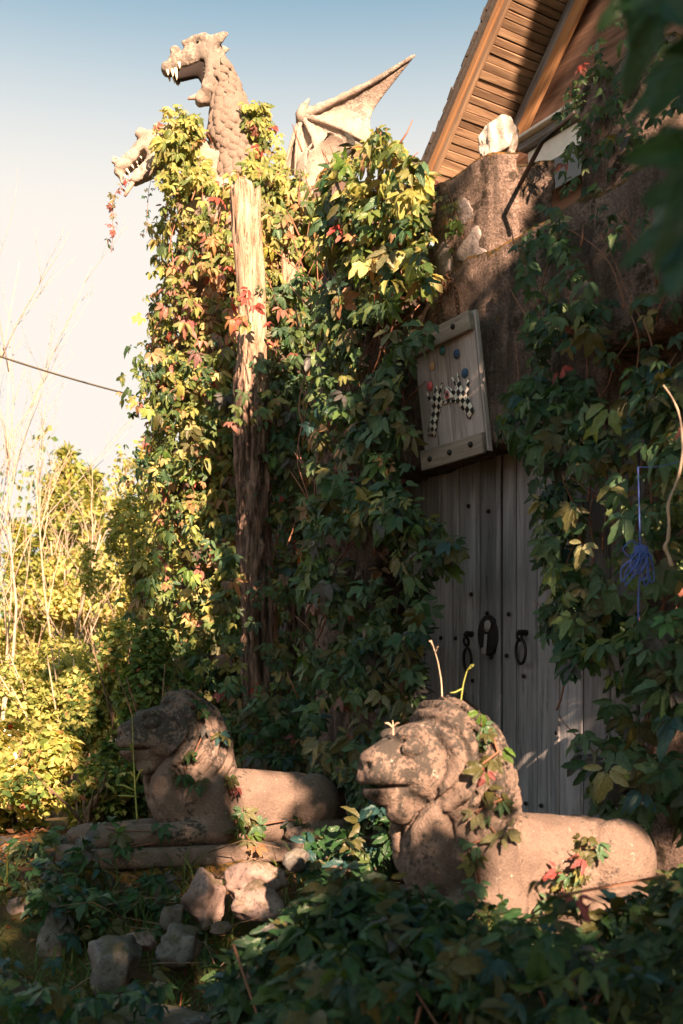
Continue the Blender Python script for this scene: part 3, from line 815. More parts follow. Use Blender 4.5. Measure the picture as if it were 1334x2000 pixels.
# ------------------------------------------------------------------ lions (local x forward, y to the lion's left, z up)
def lion_fn(p):
    x, y, z = p; ya = np.abs(y); q = [x, ya, z]
    # head
    d = s_ell(p, (0.315, 0, 0.645), (0.165, 0.112, 0.128))
    d = smin(d, s_cap(p, (0.37, 0, 0.618), (0.490, 0, 0.606), 0.078, 0.058), 0.04)
    d = smin(d, s_cap(p, (0.35, 0, 0.722), (0.520, 0, 0.655), 0.050, 0.034, 1.45), 0.025)
    d = smin(d, s_box(p, (0.445, 0, 0.607), (0.098, 0.062, 0.056), 0.038), 0.02)
    d = smin(d, s_ell(q, (0.335, 0.070, 0.60), (0.085, 0.050, 0.075)), 0.04)
    d = smin(d, s_ell(q, (0.492, 0.038, 0.592), (0.060, 0.046, 0.042)), 0.025)
    d = smin(d, s_ell(p, (0.528, 0, 0.645), (0.028, 0.050, 0.024)), 0.012)
    d = smin(d, s_ell(q, (0.400, 0.060, 0.732), (0.052, 0.042, 0.026)), 0.02)
    # eye socket, eyeball and lids
    d = smax(d, -s_ell(q, (0.418, 0.100, 0.690), (0.048, 0.040, 0.028)), 0.02)
    d = smin(d, s_ell(q, (0.410, 0.079, 0.690), (0.026, 0.022, 0.018)), 0.003)
    lid = np.abs(s_ell(q, (0.408, 0.077, 0.691), (0.040, 0.030, 0.027))) - 0.006
    d = smin(d, smax(lid, 0.081 - ya, 0.003), 0.004)
    # nostrils and mouth
    d = smax(d, -s_ell(q, (0.548, 0.026, 0.632), (0.016, 0.014, 0.011)), 0.006)
    jaw = s_cap(p, (0.30, 0, 0.535), (0.475, 0, 0.540), 0.075, 0.043)
    jaw = smin(jaw, s_ell(p, (0.500, 0, 0.543), (0.048, 0.050, 0.026)), 0.02)
    d = smin(d, jaw, 0.02)
    d = smax(d, -(np.maximum(np.abs(z - 0.564 - 0.02 * (0.5 - x)) - 0.0045, 0.400 - x)), 0.010)
    d = smin(d, s_ell(p, (0.405, 0, 0.475), (0.055, 0.052, 0.042)), 0.02)
    # mane
    m = s_ell(p, (0.225, 0, 0.748), (0.115, 0.135, 0.112))
    m = smin(m, s_ell(p, (0.125, 0, 0.655), (0.130, 0.155, 0.150)), 0.05)
    m = smin(m, s_ell(p, (0.105, 0, 0.50), (0.145, 0.175, 0.19)), 0.07)
    m = smin(m, s_cap(q, (0.235, 0.118, 0.74), (0.255, 0.135, 0.56), 0.055, 0.062), 0.04)
    m = smin(m, s_cap(q, (0.255, 0.135, 0.56), (0.345, 0.065, 0.43), 0.06, 0.040), 0.04)
    m = smin(m, s_ell(q, (0.11, 0.10, 0.46), (0.115, 0.08, 0.15)), 0.05)
    m = smin(m, s_ell(p, (0.20, 0, 0.34), (0.165, 0.165, 0.20)), 0.08)
    m = smin(m, s_ell(p, (0.30, 0, 0.335), (0.095, 0.12, 0.145)), 0.05)
    r = np.sqrt((x - 0.46) ** 2 + (1.3 * (z - 0.64)) ** 2 + 0.25 * y ** 2)
    ph = r / 0.056 * 2 * np.pi + 2.0 * fbm(x * 7, ya * 7, z * 7, 2)
    gr = np.abs(np.sin(ph * 0.5))
    up = np.clip((z - 0.42 - 0.35 * (x - 0.2)) / 0.08, 0, 1)
    lat = np.arctan2(ya, x - 0.02)                       # hanging locks on chest and shoulder
    g2 = np.abs(np.sin(lat * 10 + 2.6 * fbm(x * 4, ya * 4, z * 3, 2) + 3 * z))
    lo = np.clip((z - 0.20) / 0.1, 0, 1) * (1 - up)
    m = m + up * (0.032 * (1 - gr) ** 1.3 - 0.010 + 0.009 * np.abs(np.sin(ph * 1.6 + 1.0))) + lo * (0.030 * (1 - g2) ** 1.3 - 0.009) 
    m = near(p, m, 0.006, 20, 2)
    rim = s_ell(q, (0.262, 0.072, 0.665), (0.052, 0.085, 0.185))          # raised edge where the mane meets the face
    m = smin(m, rim, 0.03)
    d = smin(d, m, 0.010)
    # body
    b = s_cap(p, (0.02, 0, 0.310), (-0.42, 0, 0.285), 0.160, 0.150)
    b = smin(b, s_box(p, (-0.16, 0, 0.17), (0.30, 0.13, 0.10), 0.06), 0.06)
    b = smin(b, s_ell(q, (-0.455, 0.115, 0.285), (0.150, 0.100, 0.152)), 0.010)
    b = smin(b, s_ell(p, (-0.56, 0, 0.265), (0.125, 0.150, 0.150)), 0.04)
    b = smin(b, s_cap(q, (-0.60, 0.165, 0.150), (-0.36, 0.190, 0.135), 0.050, 0.042), 0.012)
    b = smin(b, s_ell(q, (-0.33, 0.188, 0.125), (0.075, 0.048, 0.042)), 0.015)
    # forelegs
    f = s_cap(q, (0.13, 0.135, 0.34), (0.10, 0.165, 0.17), 0.095, 0.070)
    f = smin(f, s_cap(q, (0.08, 0.165, 0.155), (0.66, 0.145, 0.140), 0.066, 0.054), 0.04)
    pw = s_ell(q, (0.685, 0.145, 0.138), (0.085, 0.066, 0.052))
    toe = np.abs(np.sin((ya - 0.145) / 0.040 * np.pi + np.pi / 2))
    pw = pw + np.clip((x - 0.68) / 0.05, 0, 1) * 0.010 * (1 - toe)
    f = smin(f, pw, 0.02)
    b = smin(b, f, 0.03)
    d = smin(d, b, 0.035)
    # tail round the haunch
    tl = s_cap(q, (-0.66, 0.05, 0.20), (-0.62, 0.19, 0.115), 0.026, 0.022)
    d = smin(d, tl, 0.015)
    return near(p, smax(d, 0.088 - z, 0.004), 0.0035, 14)
V, Q = nets(lion_fn, (-0.74, -0.30, 0.06), (0.80, 0.30, 0.88), 0.0085)
lion_me = np_mesh('lion_body', V, Q); lion_me.materials.append(M['lion']); lion_me.shade_smooth()
def plinth_fn(p):
    return s_box(p, (0.03, 0, 0.045), (0.77, 0.25, 0.05), 0.03) + 0.008 * fbm(p[0] * 9, p[1] * 9, p[2] * 9, 3)
V, Q = nets(plinth_fn, (-0.82, -0.3, -0.05), (0.88, 0.3, 0.14), 0.014)
pl_me = np_mesh('plinth', V, Q); pl_me.materials.append(M['lion']); pl_me.shade_smooth()
def lion(loc, rz, label):
    e = empty('lion_statue', loc, rz)
    tag(e, label, 'lion statue', 'stone lions flanking the door')
    link('body', lion_me, None, e); link('plinth', pl_me, None, e)
    return e
lion1 = lion((-0.60, 6.0, 0.905), R(208), 'smaller looking far stone lion in shade, lying below the creeper covered trunks')
lion2 = lion((0.527, 3.95, 0.82), R(208), 'near stone lion with sunlit head and back, in front of the plank door')
lion2.scale = (0.94, 0.94, 0.96)
def base_block(name, c, rz, half, z0, z1, label, seed):
    V, Q = nets(lambda p: s_box(p, (0, 0, (z1 - z0) / 2), (half[0], half[1], (z1 - z0) / 2), 0.05) + 0.05 * fbm(p[0] * 4 + seed, p[1] * 4, p[2] * 4, 3),
                (-half[0] - .1, -half[1] - .1, -.1), (half[0] + .1, half[1] + .1, z1 - z0 + .1), 0.03)
    o = link(name, np_mesh(name, V, Q), M['stucco'], None, (c[0], c[1], z0), (0, 0, rz), True)
    tag(o, label, 'pedestal'); return o
base_block('pedestal', (0.50, 3.935), R(208), (0.84, 0.30), 0.1, 0.83, 'rough concrete pedestal under the near lion, patches of sun low on it', 2)
base_block('pedestal', (-0.63, 5.985), R(208), (0.80, 0.28), 0.4, 0.905, 'dark stone footing under the far lion', 6)

# ------------------------------------------------------------------ dragon
YD = 9.3; SD = FPX / YD
DR = P(450, 340, YD)
dragon = empty('dragon_statue', DR)
tag(dragon, 'two headed stone dragon with scaly neck and spread bat wing on the tower', 'dragon statue')
def D(px, py, y=0.0): return ((px - 450) / SD, y, (340 - py) / SD)
def rpx(v): return v / SD
def cap(p, a, b, ra, rb, sy=1.0, ya=0.0, yb=0.0): return s_cap(p, D(*a, ya), D(*b, yb), rpx(ra), rpx(rb), sy)
def ell(p, c, r, y=0.0): return s_ell(p, D(*c, y), tuple(rpx(v) for v in r))
NECK = [((424, 122), 20), ((436, 160), 25), ((447, 205), 32), ((453, 255), 43), ((462, 305), 45), ((472, 360), 52), ((478, 420), 70)]
def dragon_fn(p):
    x, y, z = p; q = [x, np.abs(y), z]
    d = cap(p, (412, 108), (338, 126), 24, 15, 1.05)
    d = smin(d, ell(p, (384, 93), (27, 22, 17)), rpx(8))
    d = smin(d, ell(p, (326, 136), (13, 17, 14)), rpx(8))
    d = smin(d, ell(q, (343, 104), (10, 8, 9), rpx(9)), rpx(4))
    d = smax(d, -ell(q, (341, 102), (5, 7, 5), rpx(18)), rpx(2))
    d = smin(d, cap(q, (362, 92), (402, 84), 5, 6, 1, rpx(15), rpx(19)), rpx(4))      # brow ridge
    d = smax(d, -ell(q, (389, 93), (12, 6, 4.5), rpx(23)), rpx(2))                    # eye slot
    d = smin(d, ell(q, (388, 93), (9, 4, 3.6), rpx(18)), rpx(2))
    mouth = cap(p, (352, 160), (399, 142), 20, 19, 1.6)
    d = smax(d, -mouth, rpx(5))
    # cheek and lower jaw
    d = smin(d, cap(q, (418, 118), (413, 165), 9, 9, 1, rpx(16), rpx(13)), rpx(6))
    j = cap(q, (415, 140), (410, 182), 12, 13, 1.2, rpx(9), rpx(8))
    j = smin(j, cap(p, (412, 182), (393, 195), 15, 11, 1.3), rpx(6))
    d = smin(d, j, rpx(6))
    d = smin(d, ell(q, (345, 152), (4, 4, 7), rpx(11)), rpx(2))
    # ears
    er = cap(q, (408, 98), (450, 79), 15, 2, 0.5, rpx(16), rpx(26))
    er = smax(er, -cap(q, (413, 95), (436, 84), 6, 3, 0.6, rpx(25), rpx(30)), rpx(2))
    d = smin(d, er, rpx(5))
    # neck
    for (a, ra), (b, rb) in zip(NECK[:-1], NECK[1:]): d = smin(d, cap(p, a, b, ra, rb, 0.95), rpx(9))
    d = smin(d, ell(p, (452, 165), (11, 8, 14)), rpx(7))
    d = smin(d, cap(p, (455, 180), (489, 240), 9, 15, 1.3), rpx(7))
    # second head, lower and to the left
    h = cap(p, (303, 282), (236, 330), 26, 13, 1.1)
    h = smin(h, ell(q, (279, 266), (13, 8, 10), rpx(11)), rpx(5))
    h = smin(h, ell(q, (225, 319), (8, 7, 8), rpx(7)), rpx(3))
    h = smax(h, -ell(q, (228, 317), (4, 6, 4), rpx(14)), rpx(2))
    h = smin(h, cap(p, (232, 335), (241, 356), 10, 7, 1.2), rpx(5))
    h = smin(h, ell(p, (312, 246), (12, 9, 8)), rpx(5))
    lj = cap(p, (304, 316), (264, 352), 20, 13, 1.1)
    mg = cap(p, (290, 299), (247, 353), 7.5, 6, 3.0)
    h = smin(h, lj, rpx(5)); h = smax(h, -mg, rpx(3))
    h = smin(h, cap(p, (305, 290), (348, 272), 27, 30, 1.0), rpx(8))
    h = smin(h, cap(p, (348, 272), (420, 345), 30, 42, 1.0), rpx(10))
    d = smin(d, h, rpx(10))
    d = smin(d, ell(p, (470, 420), (110, 80, 70)), rpx(20))
    return near(p, d, 0.016, 12)
V, Q = nets(dragon_fn, (-1.02, -0.46, -0.62), (0.55, 0.46, 1.16), 0.012)
link('body', np_mesh('dragon_body', V, Q), M['dragon'], dragon, smooth=True)
# near-black fill in the mouth, its colour standing in for the shade inside
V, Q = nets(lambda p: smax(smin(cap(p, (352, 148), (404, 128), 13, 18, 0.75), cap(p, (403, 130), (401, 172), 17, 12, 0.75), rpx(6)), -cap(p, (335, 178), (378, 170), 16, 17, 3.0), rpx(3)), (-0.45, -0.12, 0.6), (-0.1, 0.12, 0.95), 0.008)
link('mouth_shade_fill', np_mesh('mouth_shade_fill', V, Q), M['mouth'], dragon, smooth=True)
mb = MB(); mb.tube([D(409, 181, -0.01), D(395, 187, -0.02), D(380, 193, -0.02), D(367, 196, -0.02)], [rpx(6), rpx(6.5), rpx(5), rpx(2)], 10); mb.build('tongue', M['tongue'], dragon)
mb = MB(); mb.tube([D(268, 345, -0.02), D(261, 360, -0.03), D(252, 374, -0.03), D(245, 387, -0.03)], [rpx(5), rpx(4.5), rpx(4), rpx(2.5)], 10); mb.build('tongue', M['tongue'], dragon)
def tooth(px, py, y, dx, dy, L, w):
    a = Vector(D(px, py, y)); b = a + Vector((dx, 0, -dy)).normalized() * rpx(L)
    mb = MB(); mb.tube([a - (b - a) * 0.35, a, a + (b - a) * 0.55 + Vector((rpx(.5), 0, 0)), b], [rpx(w), rpx(w), rpx(w * .65), rpx(.4)], 7)
    mb.build('tooth', M['bone'], dragon)
for s in (-1, 1):
    for k, (tx, ty, L) in enumerate([(363, 124, 8), (368, 123, 10), (374, 121, 11), (380, 120, 9), (385, 118, 10), (391, 116, 9), (352, 134, 9), (345, 146, 17), (338, 146, 11), (329, 146, 8)]):
        tooth(tx, ty, s * rpx(15 if tx > 350 else 11), 0.1, 1, L, 2.9 if L < 15 else 3.6)
    for ty in (138, 145, 152, 159, 166, 173):
        tooth(407, ty, s * rpx(13), -1, 0.35, 8, 2.8)
    for tx, ty, L in ((274, 308, 8), (266, 317, 8), (258, 326, 9), (250, 337, 9), (245, 347, 8)):
        tooth(tx, ty, s * rpx(8), 0.6, 0.9, L, 2.4)
# eyes
for s in (-1, 1):
    o = link('pupil', rock_mesh('pupil', rpx(3), rpx(2), rpx(2.6), 5, 2, 0, 0), M['eye'], dragon, D(389, 93, s * rpx(22)))
# neck scales
sc = MB()
prof = [(0.0, 0.55, 0.05), (0.25, 0.92, 0.16), (0.5, 1.0, 0.24), (0.75, 0.82, 0.27), (0.92, 0.45, 0.24), (1.0, 0.02, 0.16)]
V = []
for (t, w, hh) in prof:
    for u, kz in ((-1, 0.0), (-0.55, 0.8), (0, 1.0), (0.55, 0.8), (1, 0.0)): V.append((u * w * 0.5, -hh * kz, 0.5 - t))
V = np.array(V); Qs = []
for a in range(len(prof) - 1):
    for b in range(4): Qs.append((a * 5 + b, a * 5 + b + 1, a * 5 + b + 6, a * 5 + b + 5))
sc_me = []
for v in range(4):
    rr = np.random.default_rng(v)
    W_ = V * (1 + 0.12 * rr.normal(size=V.shape)); me = np_mesh('scale', W_, np.array(Qs)[:, ::-1]); me.materials.append(M['scale']); me.shade_smooth(); sc_me.append(me)
row = 0; tt = 0.42
npts = [Vector(D(*a)) for a, r in NECK]; nr = [rpx(r) for a, r in NECK]
while tt < 4.9:
    k = int(tt); f = tt - k
    c = npts[k].lerp(npts[k + 1], f); r = (nr[k] * (1 - f) + nr[k + 1] * f) * 0.99
    ax = (npts[k + 1] - npts[k]).normalized()
    nsc = max(7, int(2 * math.pi * r / 0.074)); 
    for q in range(nsc):
        a = 2 * math.pi * (q + 0.5 * (row % 2)) / nsc + random.uniform(-.12, .12)
        out = Vector((math.cos(a), math.sin(a) * 0.95, 0)); out = (out - ax * out.dot(ax)).normalized()
        if out.y > 0.55: continue
        p_ = c + out * (r + 0.006)
        Xa = (-ax).cross(-out) ; Yv = -out; Zv = -ax
        Yv = (-out + ax * 0.12).normalized(); Zv = (Zv + Vector(rng.normal(size=3) * .12)).normalized(); Xv = Yv.cross(Zv).normalized(); Zv = Xv.cross(Yv)
        o = link('scale', sc_me[random.randrange(4)], None, dragon)
        s_ = 0.082 * (0.8 + 0.35 * r / 0.17) * random.uniform(0.72, 1.2)
        o.matrix_local = Matrix.Translation(p_) @ Matrix((Xv, -Yv if False else Yv, Zv)).transposed().to_4x4() @ Matrix.Diagonal((s_ * 1.05, s_ * 1.0, s_ * 1.3, 1))
    row += 1
    seg = (npts[k + 1] - npts[k]).length
    tt += 0.058 / seg
# wing: ribs and sagging membrane
wrist = (590, 226)
def WV(px, py, y): return Vector(D(px, py, y))
wy = 0.05
ribs = [[(590, 226, 0.0), (660, 200, -.04), (735, 170, -.10), (808, 131, -.16)],
        [(590, 226, 0.0), (630, 240, -.03), (668, 258, -.05), (735, 296, -.06)],
        [(590, 226, 0.0), (600, 250, -.05), (612, 280, -.08), (628, 345, -.10)],
        [(590, 226, 0.0), (583, 260, -.03), (579, 300, -.04), (577, 350, -.05)],
        [(590, 226, 0.0), (575, 262, 0.0), (562, 300, .02), (550, 345, .02)]]
def curve(pts, n):
    pts = np.array(pts, float); L = np.linspace(0, 1, len(pts)); T = np.linspace(0, 1, n)
    C = np.stack([np.interp(T, L, pts[:, k]) for k in range(pts.shape[1])], -1)
    for _ in range(3): C[1:-1] = (C[:-2] + 2 * C[1:-1] + C[2:]) / 4
    return C
N1, N2 = 24, 12
rc = [np.array([tuple(WV(*c)) for c in curve(r, N1)]) for r in ribs]
mbm = MB()
for a in range(len(rc) - 1):
    A, B = rc[a], rc[a + 1]
    lenA = np.linalg.norm(A[-1] - A[0]); 
    grid = np.zeros((N1, N2, 3))
    for v in range(N2):
        f = v / (N2 - 1)
        bell = math.sin(math.pi * f)
        pull = 1 - [0.20, 0.16, 0.16, 0.10][a] * bell ** 0.8
        for u in range(N1):
            uu = u / (N1 - 1) * pull * (N1 - 1); iu = min(int(uu), N1 - 2); fu = uu - iu
            pa = A[iu] * (1 - fu) + A[iu + 1] * fu; pb = B[iu] * (1 - fu) + B[iu + 1] * fu
            grid[u, v] = pa * (1 - f) + pb * f + np.array([0, 0.09 * bell * (u / N1), 0])
    th2 = 0.012
    V1 = grid.reshape(-1, 3); V2 = V1 + np.array([0, th2, 0])
    ii = np.arange(N1 - 1)[:, None]; jj = np.arange(N2 - 1)[None]
    q = np.stack([ii * N2 + jj, ii * N2 + jj + 1, (ii + 1) * N2 + jj + 1, (ii + 1) * N2 + jj], -1).reshape(-1, 4)
    off = len(V1); bd = [(u * N2, (u + 1) * N2) for u in range(N1 - 1)] + [((u + 1) * N2 + N2 - 1, u * N2 + N2 - 1) for u in range(N1 - 1)] + [((N1 - 1) * N2 + v, (N1 - 1) * N2 + v + 1) for v in range(N2 - 1)]
    side = np.array([(s_, e_, e_ + off, s_ + off) for s_, e_ in bd])
    mb = MB(); mb.add(np.concatenate([V1, V2]), np.concatenate([q, q[:, ::-1] + off, side])); mb.build('wing_membrane', M['dragon'], dragon)
for k, c in enumerate(rc):
    mb = MB(); r0 = [0.034, 0.026, 0.026, 0.022, 0.022][k]
    rad = np.linspace(r0, r0 * 0.45, N1); rad = rad * (1 + 0.12 * rng.normal(size=N1))
    if k == 0: rad[-1] = 0.008
    mb.tube(c, rad, 9); mb.build('wing_rib', M['dragon'], dragon)
mb = MB(); mb.tube([WV(588, 240, 0), WV(588, 226, -.02), WV(594, 212, -.03), WV(604, 197, -.03)], [0.04, 0.045, 0.03, 0.008], 10); mb.build('wing_claw', M['dragon'], dragon)
# thick dark curl of the folded second wing
V, Q = nets(lambda p: smax(smax(s_ell(p, D(640, 372, -0.25), (rpx(62), 0.16, rpx(82))), -s_ell(p, D(655, 375, -0.30), (rpx(60), 0.15, rpx(80))), 0.01),
            (p[2] - D(0, 352)[2]) - (p[0] - D(580, 0)[0]) * 0.95, 0.01) + 0.006 * fbm(p[0] * 12, p[1] * 12, p[2] * 12), (0.40, -0.46, -0.5), (1.0, -0.05, 0.25), 0.012)
link('folded_wing', np_mesh('folded_wing', V, Q), M['dragon'], dragon, smooth=True)
mb = MB(); mb.tube([WV(588, 400, -.3), WV(600, 430, -.25), WV(600, 520, -.1), WV(560, 600, .1)], 0.06, 10); mb.build('wing_arm', M['dragon'], dragon)

# ------------------------------------------------------------------ loose rocks on the bank
rocks = [(400, 1752, 4.95, 52, 60, 'big pinkish boulder below the far lion, left of the sunlit rocks', 'rock'),
         (492, 1722, 5.0, 56, 46, 'round sunlit reddish boulder under the far lion flank', 'rock'),
         (500, 1772, 4.85, 52, 42, 'reddish boulder half lit below the round sunlit one', 'rock'),
         (578, 1682, 5.25, 30, 24, 'small pale rock near the far lion hind paw', 'rockgrey'),
         (228, 1880, 4.45, 52, 58, 'large grey egg shaped rock at lower left', 'rockgrey'),
         (352, 1848, 4.6, 46, 50, 'pale grey rock in the middle of the bank', 'rockgrey'),
         (278, 1838, 4.65, 34, 26, 'flat pinkish stone behind the egg shaped rock', 'rock'),
         (338, 1790, 4.8, 24, 26, 'small rounded grey stone under the big pinkish boulder', 'rockgrey'),
         (560, 1795, 4.7, 20, 14, 'tiny pale stone right of the reddish boulders', 'rockgrey'),
         (430, 1815, 4.55, 22, 16, 'small flat stone in grass among the boulders', 'rock'),
         (300, 2000, 3.9, 105, 26, 'flat dark paving slab at the bottom edge', 'rockgrey'),
         (35, 1815, 5.2, 42, 52, 'sunlit tan rock at the left edge low down', 'rock'),
         (110, 1840, 4.9, 36, 60, 'dark upright stone low at the left', 'rockgrey'),
         (665, 1700, 5.3, 30, 12, 'thin flat stone on lit leaf litter right of the far lion', 'rock')]
for k, (px, py, Y, w, h, lab, mt) in enumerate(rocks):
    s = Y / FPX; p_ = P(px, py, Y)
    sub = 4 if w > 40 else 3
    o = link('rock', rock_mesh('rock', w * s * 1.2, w * s * 1.05, h * s * 1.18, 100 + k, sub, 18, 0.16), M[mt], None, p_, (random.uniform(-.1, .1), 0, random.uniform(-.6, .6)))
    tag(o, lab, 'rock', 'rocks on the bank below the lions')

# ------------------------------------------------------------------ blue cord, bare twig and cable
cord = empty('blue_rope', P(1248, 1200, 4.08))
tag(cord, 'bundle of thin blue rope hanging by a cord among leaves at right', 'rope')
o0 = cord.location
def rope(name, pts, r=0.0026):
    mb = MB(); C = curve([tuple(Vector(p) - o0) for p in pts], max(16, len(pts) * 8)); mb.tube(C, r, 6); return mb.build(name, M['rope'], cord)
rope('cord', [P(1246, 912, 4.10), P(1248, 985, 4.09), P(1250, 1060, 4.08), P(1252, 1078, 4.08)])
rope('cord', [P(1246, 912, 4.10), P(1268, 913, 4.07), P(1295, 910, 4.03), P(1340, 898, 3.98)], 0.0012)
rope('cord', [P(1255, 1100, 4.07), P(1249, 1130, 4.07), P(1247, 1165, 4.08), P(1247, 1212, 4.08)], 0.003)
for k in range(11):
    a = random.uniform(-1.2, 1.2); ln = random.uniform(24, 78); sp = random.uniform(4, 12)
    dx = -34 * math.sin(max(0, a)) + 16 * math.sin(max(0, -a)); yy = 4.07 - random.uniform(0, .05)
    x0, y0 = 1252 + random.uniform(-6, 10), 1074 + random.uniform(-6, 8)
    rope('loop', [P(x0, y0, yy), P(x0 + dx - sp, y0 + ln * .55, yy), P(x0 + dx * 1.1 - sp * .3, y0 + ln, yy), P(x0 + dx * 1.1 + sp * .6, y0 + ln * .9, yy - .01), P(x0 + dx * .5 + sp, y0 + ln * .45, yy - .01), P(x0 + 3, y0 + 3, yy)])
for k in range(5):
    mb = MB(); c = P(1252, 1070 + k * 3, 4.06) - o0; mb.torus(c, (0.15, 0.1, 1), 0.022, 0.0036, 16, 6); mb.build('wrap', M['rope'], cord)
rope('loop', [P(1256, 1066, 4.07), P(1230, 1056, 4.04), P(1216, 1072, 4.03), P(1226, 1088, 4.04), P(1250, 1078, 4.06)])

twig = empty('bare_twig', P(1305, 1100, 3.83))
tag(twig, 'bare crooked whitish twig hanging beside the blue rope', 'twig')
mb = MB()
tw = curve([tuple(P(*c) - twig.location) for c in ((1295, 752, 3.88), (1312, 775, 3.88), (1324, 800, 3.86), (1331, 830, 3.85), (1334, 880, 3.84), (1327, 930, 3.83), (1303, 985, 3.83), (1307, 1020, 3.83), (1305, 1055, 3.83), (1297, 1068, 3.83), (1306, 1085, 3.83), (1312, 1106, 3.83))], 60)
mb.tube(tw, np.linspace(0.003, 0.0062, 60) * (1 + 0.15 * np.sin(np.arange(60) * 0.8)), 7); mb.build('stem', M['palewood'], twig)

cb = empty('cable', P(322, 788, 9.35))
tag(cb, 'thin overhead cable sagging from the creeper tower to the left edge', 'cable')
pts = []
for k in range(25):
    f = k / 24; px = 330 - 430 * f; py = 789 - 128 * f + 30 * f * (1 - f)
    pts.append(P(px, py, 9.35 + 4.2 * f) - cb.location)
mb = MB(); mb.tube(pts, np.linspace(0.006, 0.0125, 25), 6); mb.build('wire', M['cable'], cb)

# ------------------------------------------------------------------ leaves
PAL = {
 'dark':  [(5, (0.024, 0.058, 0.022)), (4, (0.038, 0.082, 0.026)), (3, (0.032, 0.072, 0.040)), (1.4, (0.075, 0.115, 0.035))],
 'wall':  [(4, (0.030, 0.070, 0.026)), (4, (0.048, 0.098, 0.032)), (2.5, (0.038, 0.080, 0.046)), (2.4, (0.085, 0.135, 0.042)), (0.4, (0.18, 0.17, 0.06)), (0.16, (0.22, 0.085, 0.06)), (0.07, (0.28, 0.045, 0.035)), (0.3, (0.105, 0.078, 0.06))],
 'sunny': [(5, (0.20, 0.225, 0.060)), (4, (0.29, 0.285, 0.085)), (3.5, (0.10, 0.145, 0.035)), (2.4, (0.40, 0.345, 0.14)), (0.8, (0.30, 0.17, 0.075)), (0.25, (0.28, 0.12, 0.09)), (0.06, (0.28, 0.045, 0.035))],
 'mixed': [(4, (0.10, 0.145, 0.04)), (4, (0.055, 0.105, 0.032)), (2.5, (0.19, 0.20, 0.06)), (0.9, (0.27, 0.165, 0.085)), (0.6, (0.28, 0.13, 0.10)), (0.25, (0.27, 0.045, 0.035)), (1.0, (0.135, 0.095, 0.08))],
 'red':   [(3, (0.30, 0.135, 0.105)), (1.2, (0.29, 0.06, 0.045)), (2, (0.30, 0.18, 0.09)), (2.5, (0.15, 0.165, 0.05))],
 'bg':    [(5, (0.27, 0.275, 0.095)), (3, (0.38, 0.35, 0.14)), (3.2, (0.15, 0.18, 0.055)), (0.8, (0.32, 0.21, 0.10))],
 'bg2':   [(4, (0.17, 0.195, 0.06)), (3, (0.10, 0.135, 0.04)), (2, (0.29, 0.28, 0.10))],
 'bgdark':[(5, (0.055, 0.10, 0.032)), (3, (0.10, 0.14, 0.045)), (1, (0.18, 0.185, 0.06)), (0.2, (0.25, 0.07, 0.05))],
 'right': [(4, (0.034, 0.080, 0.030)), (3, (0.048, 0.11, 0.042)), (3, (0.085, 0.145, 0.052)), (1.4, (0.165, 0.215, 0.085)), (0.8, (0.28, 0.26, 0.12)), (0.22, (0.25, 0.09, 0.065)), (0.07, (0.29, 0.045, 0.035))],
}
def pick(pal, n):
    w = np.array([a for a, c in PAL[pal]]); C = np.array([c for a, c in PAL[pal]])
    return C[rng.choice(len(C), n, p=w / w.sum())] * rng.uniform(0.75, 1.25, (n, 1))

def leaflet(L, wd, n, fold, droop, r):
    """one toothed leaflet along +y"""
    ts = np.linspace(0, 1, n)
    V = [(0, 0, 0)]; A = [(0, 0, 0)]; F = []
    for k in range(1, n - 1):
        t = ts[k]
        w = wd * L * (math.sin(math.pi * t ** 0.85) ** 0.8) * (1.0 if k % 2 else 0.82) * r.uniform(0.92, 1.08)
        zc = -droop * L * t * t
        for u in (-1, 0, 1):
            V.append((u * w, L * t + (0.02 * L if u and k % 2 else -0.03 * L if u else 0), zc + fold * abs(u) * w + r.uniform(-.02, .02) * L)); A.append((t, u, 0))
    V.append((0, L, -droop * L)); A.append((1, 0, 0))
    m = n - 2
    F += [(0, 2, 1), (0, 3, 2)]
    for k in range(m - 1):
        a = 1 + 3 * k; b = a + 3
        F += [(a, a + 1, b + 1), (a, b + 1, b), (a + 1, a + 2, b + 2), (a + 1, b + 2, b + 1)]
    a = 1 + 3 * (m - 1); e = len(V) - 1
    F += [(a, a + 1, e), (a + 1, a + 2, e)]
    return np.array(V, float), np.array(F), np.array(A, float)

def palmate(nl, n, seed):
    r = random.Random(seed)
    ang = {5: [0, 40, -40, 84, -84], 3: [0, 48, -48], 4: [0, 42, -40, 86]}[nl]
    ln = {5: [1, .9, .9, .66, .66], 3: [1, .92, .92], 4: [1, .9, .9, .65]}[nl]
    Vs, Fs, As = [], [], []; o = 0
    for a, l in zip(ang, ln):
        V, F, A = leaflet(l * r.uniform(.88, 1.1), 0.245 * r.uniform(.8, 1.2), n, r.uniform(0.1, 0.75), r.uniform(0.05, 0.75), r)
        a = math.radians(a + r.uniform(-11, 11)); tw = r.uniform(-.6, .6)
        c, s = math.cos(tw), math.sin(tw); V = V @ np.array([[c, 0, s], [0, 1, 0], [-s, 0, c]]).T
        V[:, 1] += 0.13
        c, s = math.cos(a), math.sin(a); V = V @ np.array([[c, s, 0], [-s, c, 0], [0, 0, 1]]).T
        V[:, 2] += r.uniform(-.12, .08)
        Vs.append(V); Fs.append(F + o); As.append(A); o += len(V)
    return np.concatenate(Vs), np.concatenate(Fs), np.concatenate(As)
HI = [palmate(k, 7, s) for s, k in enumerate((5, 5, 5, 3, 4, 5, 5, 3, 4, 5))]
LO = [palmate(k, 5, s + 20) for s, k in enumerate((5, 5, 3, 4, 5, 3))]

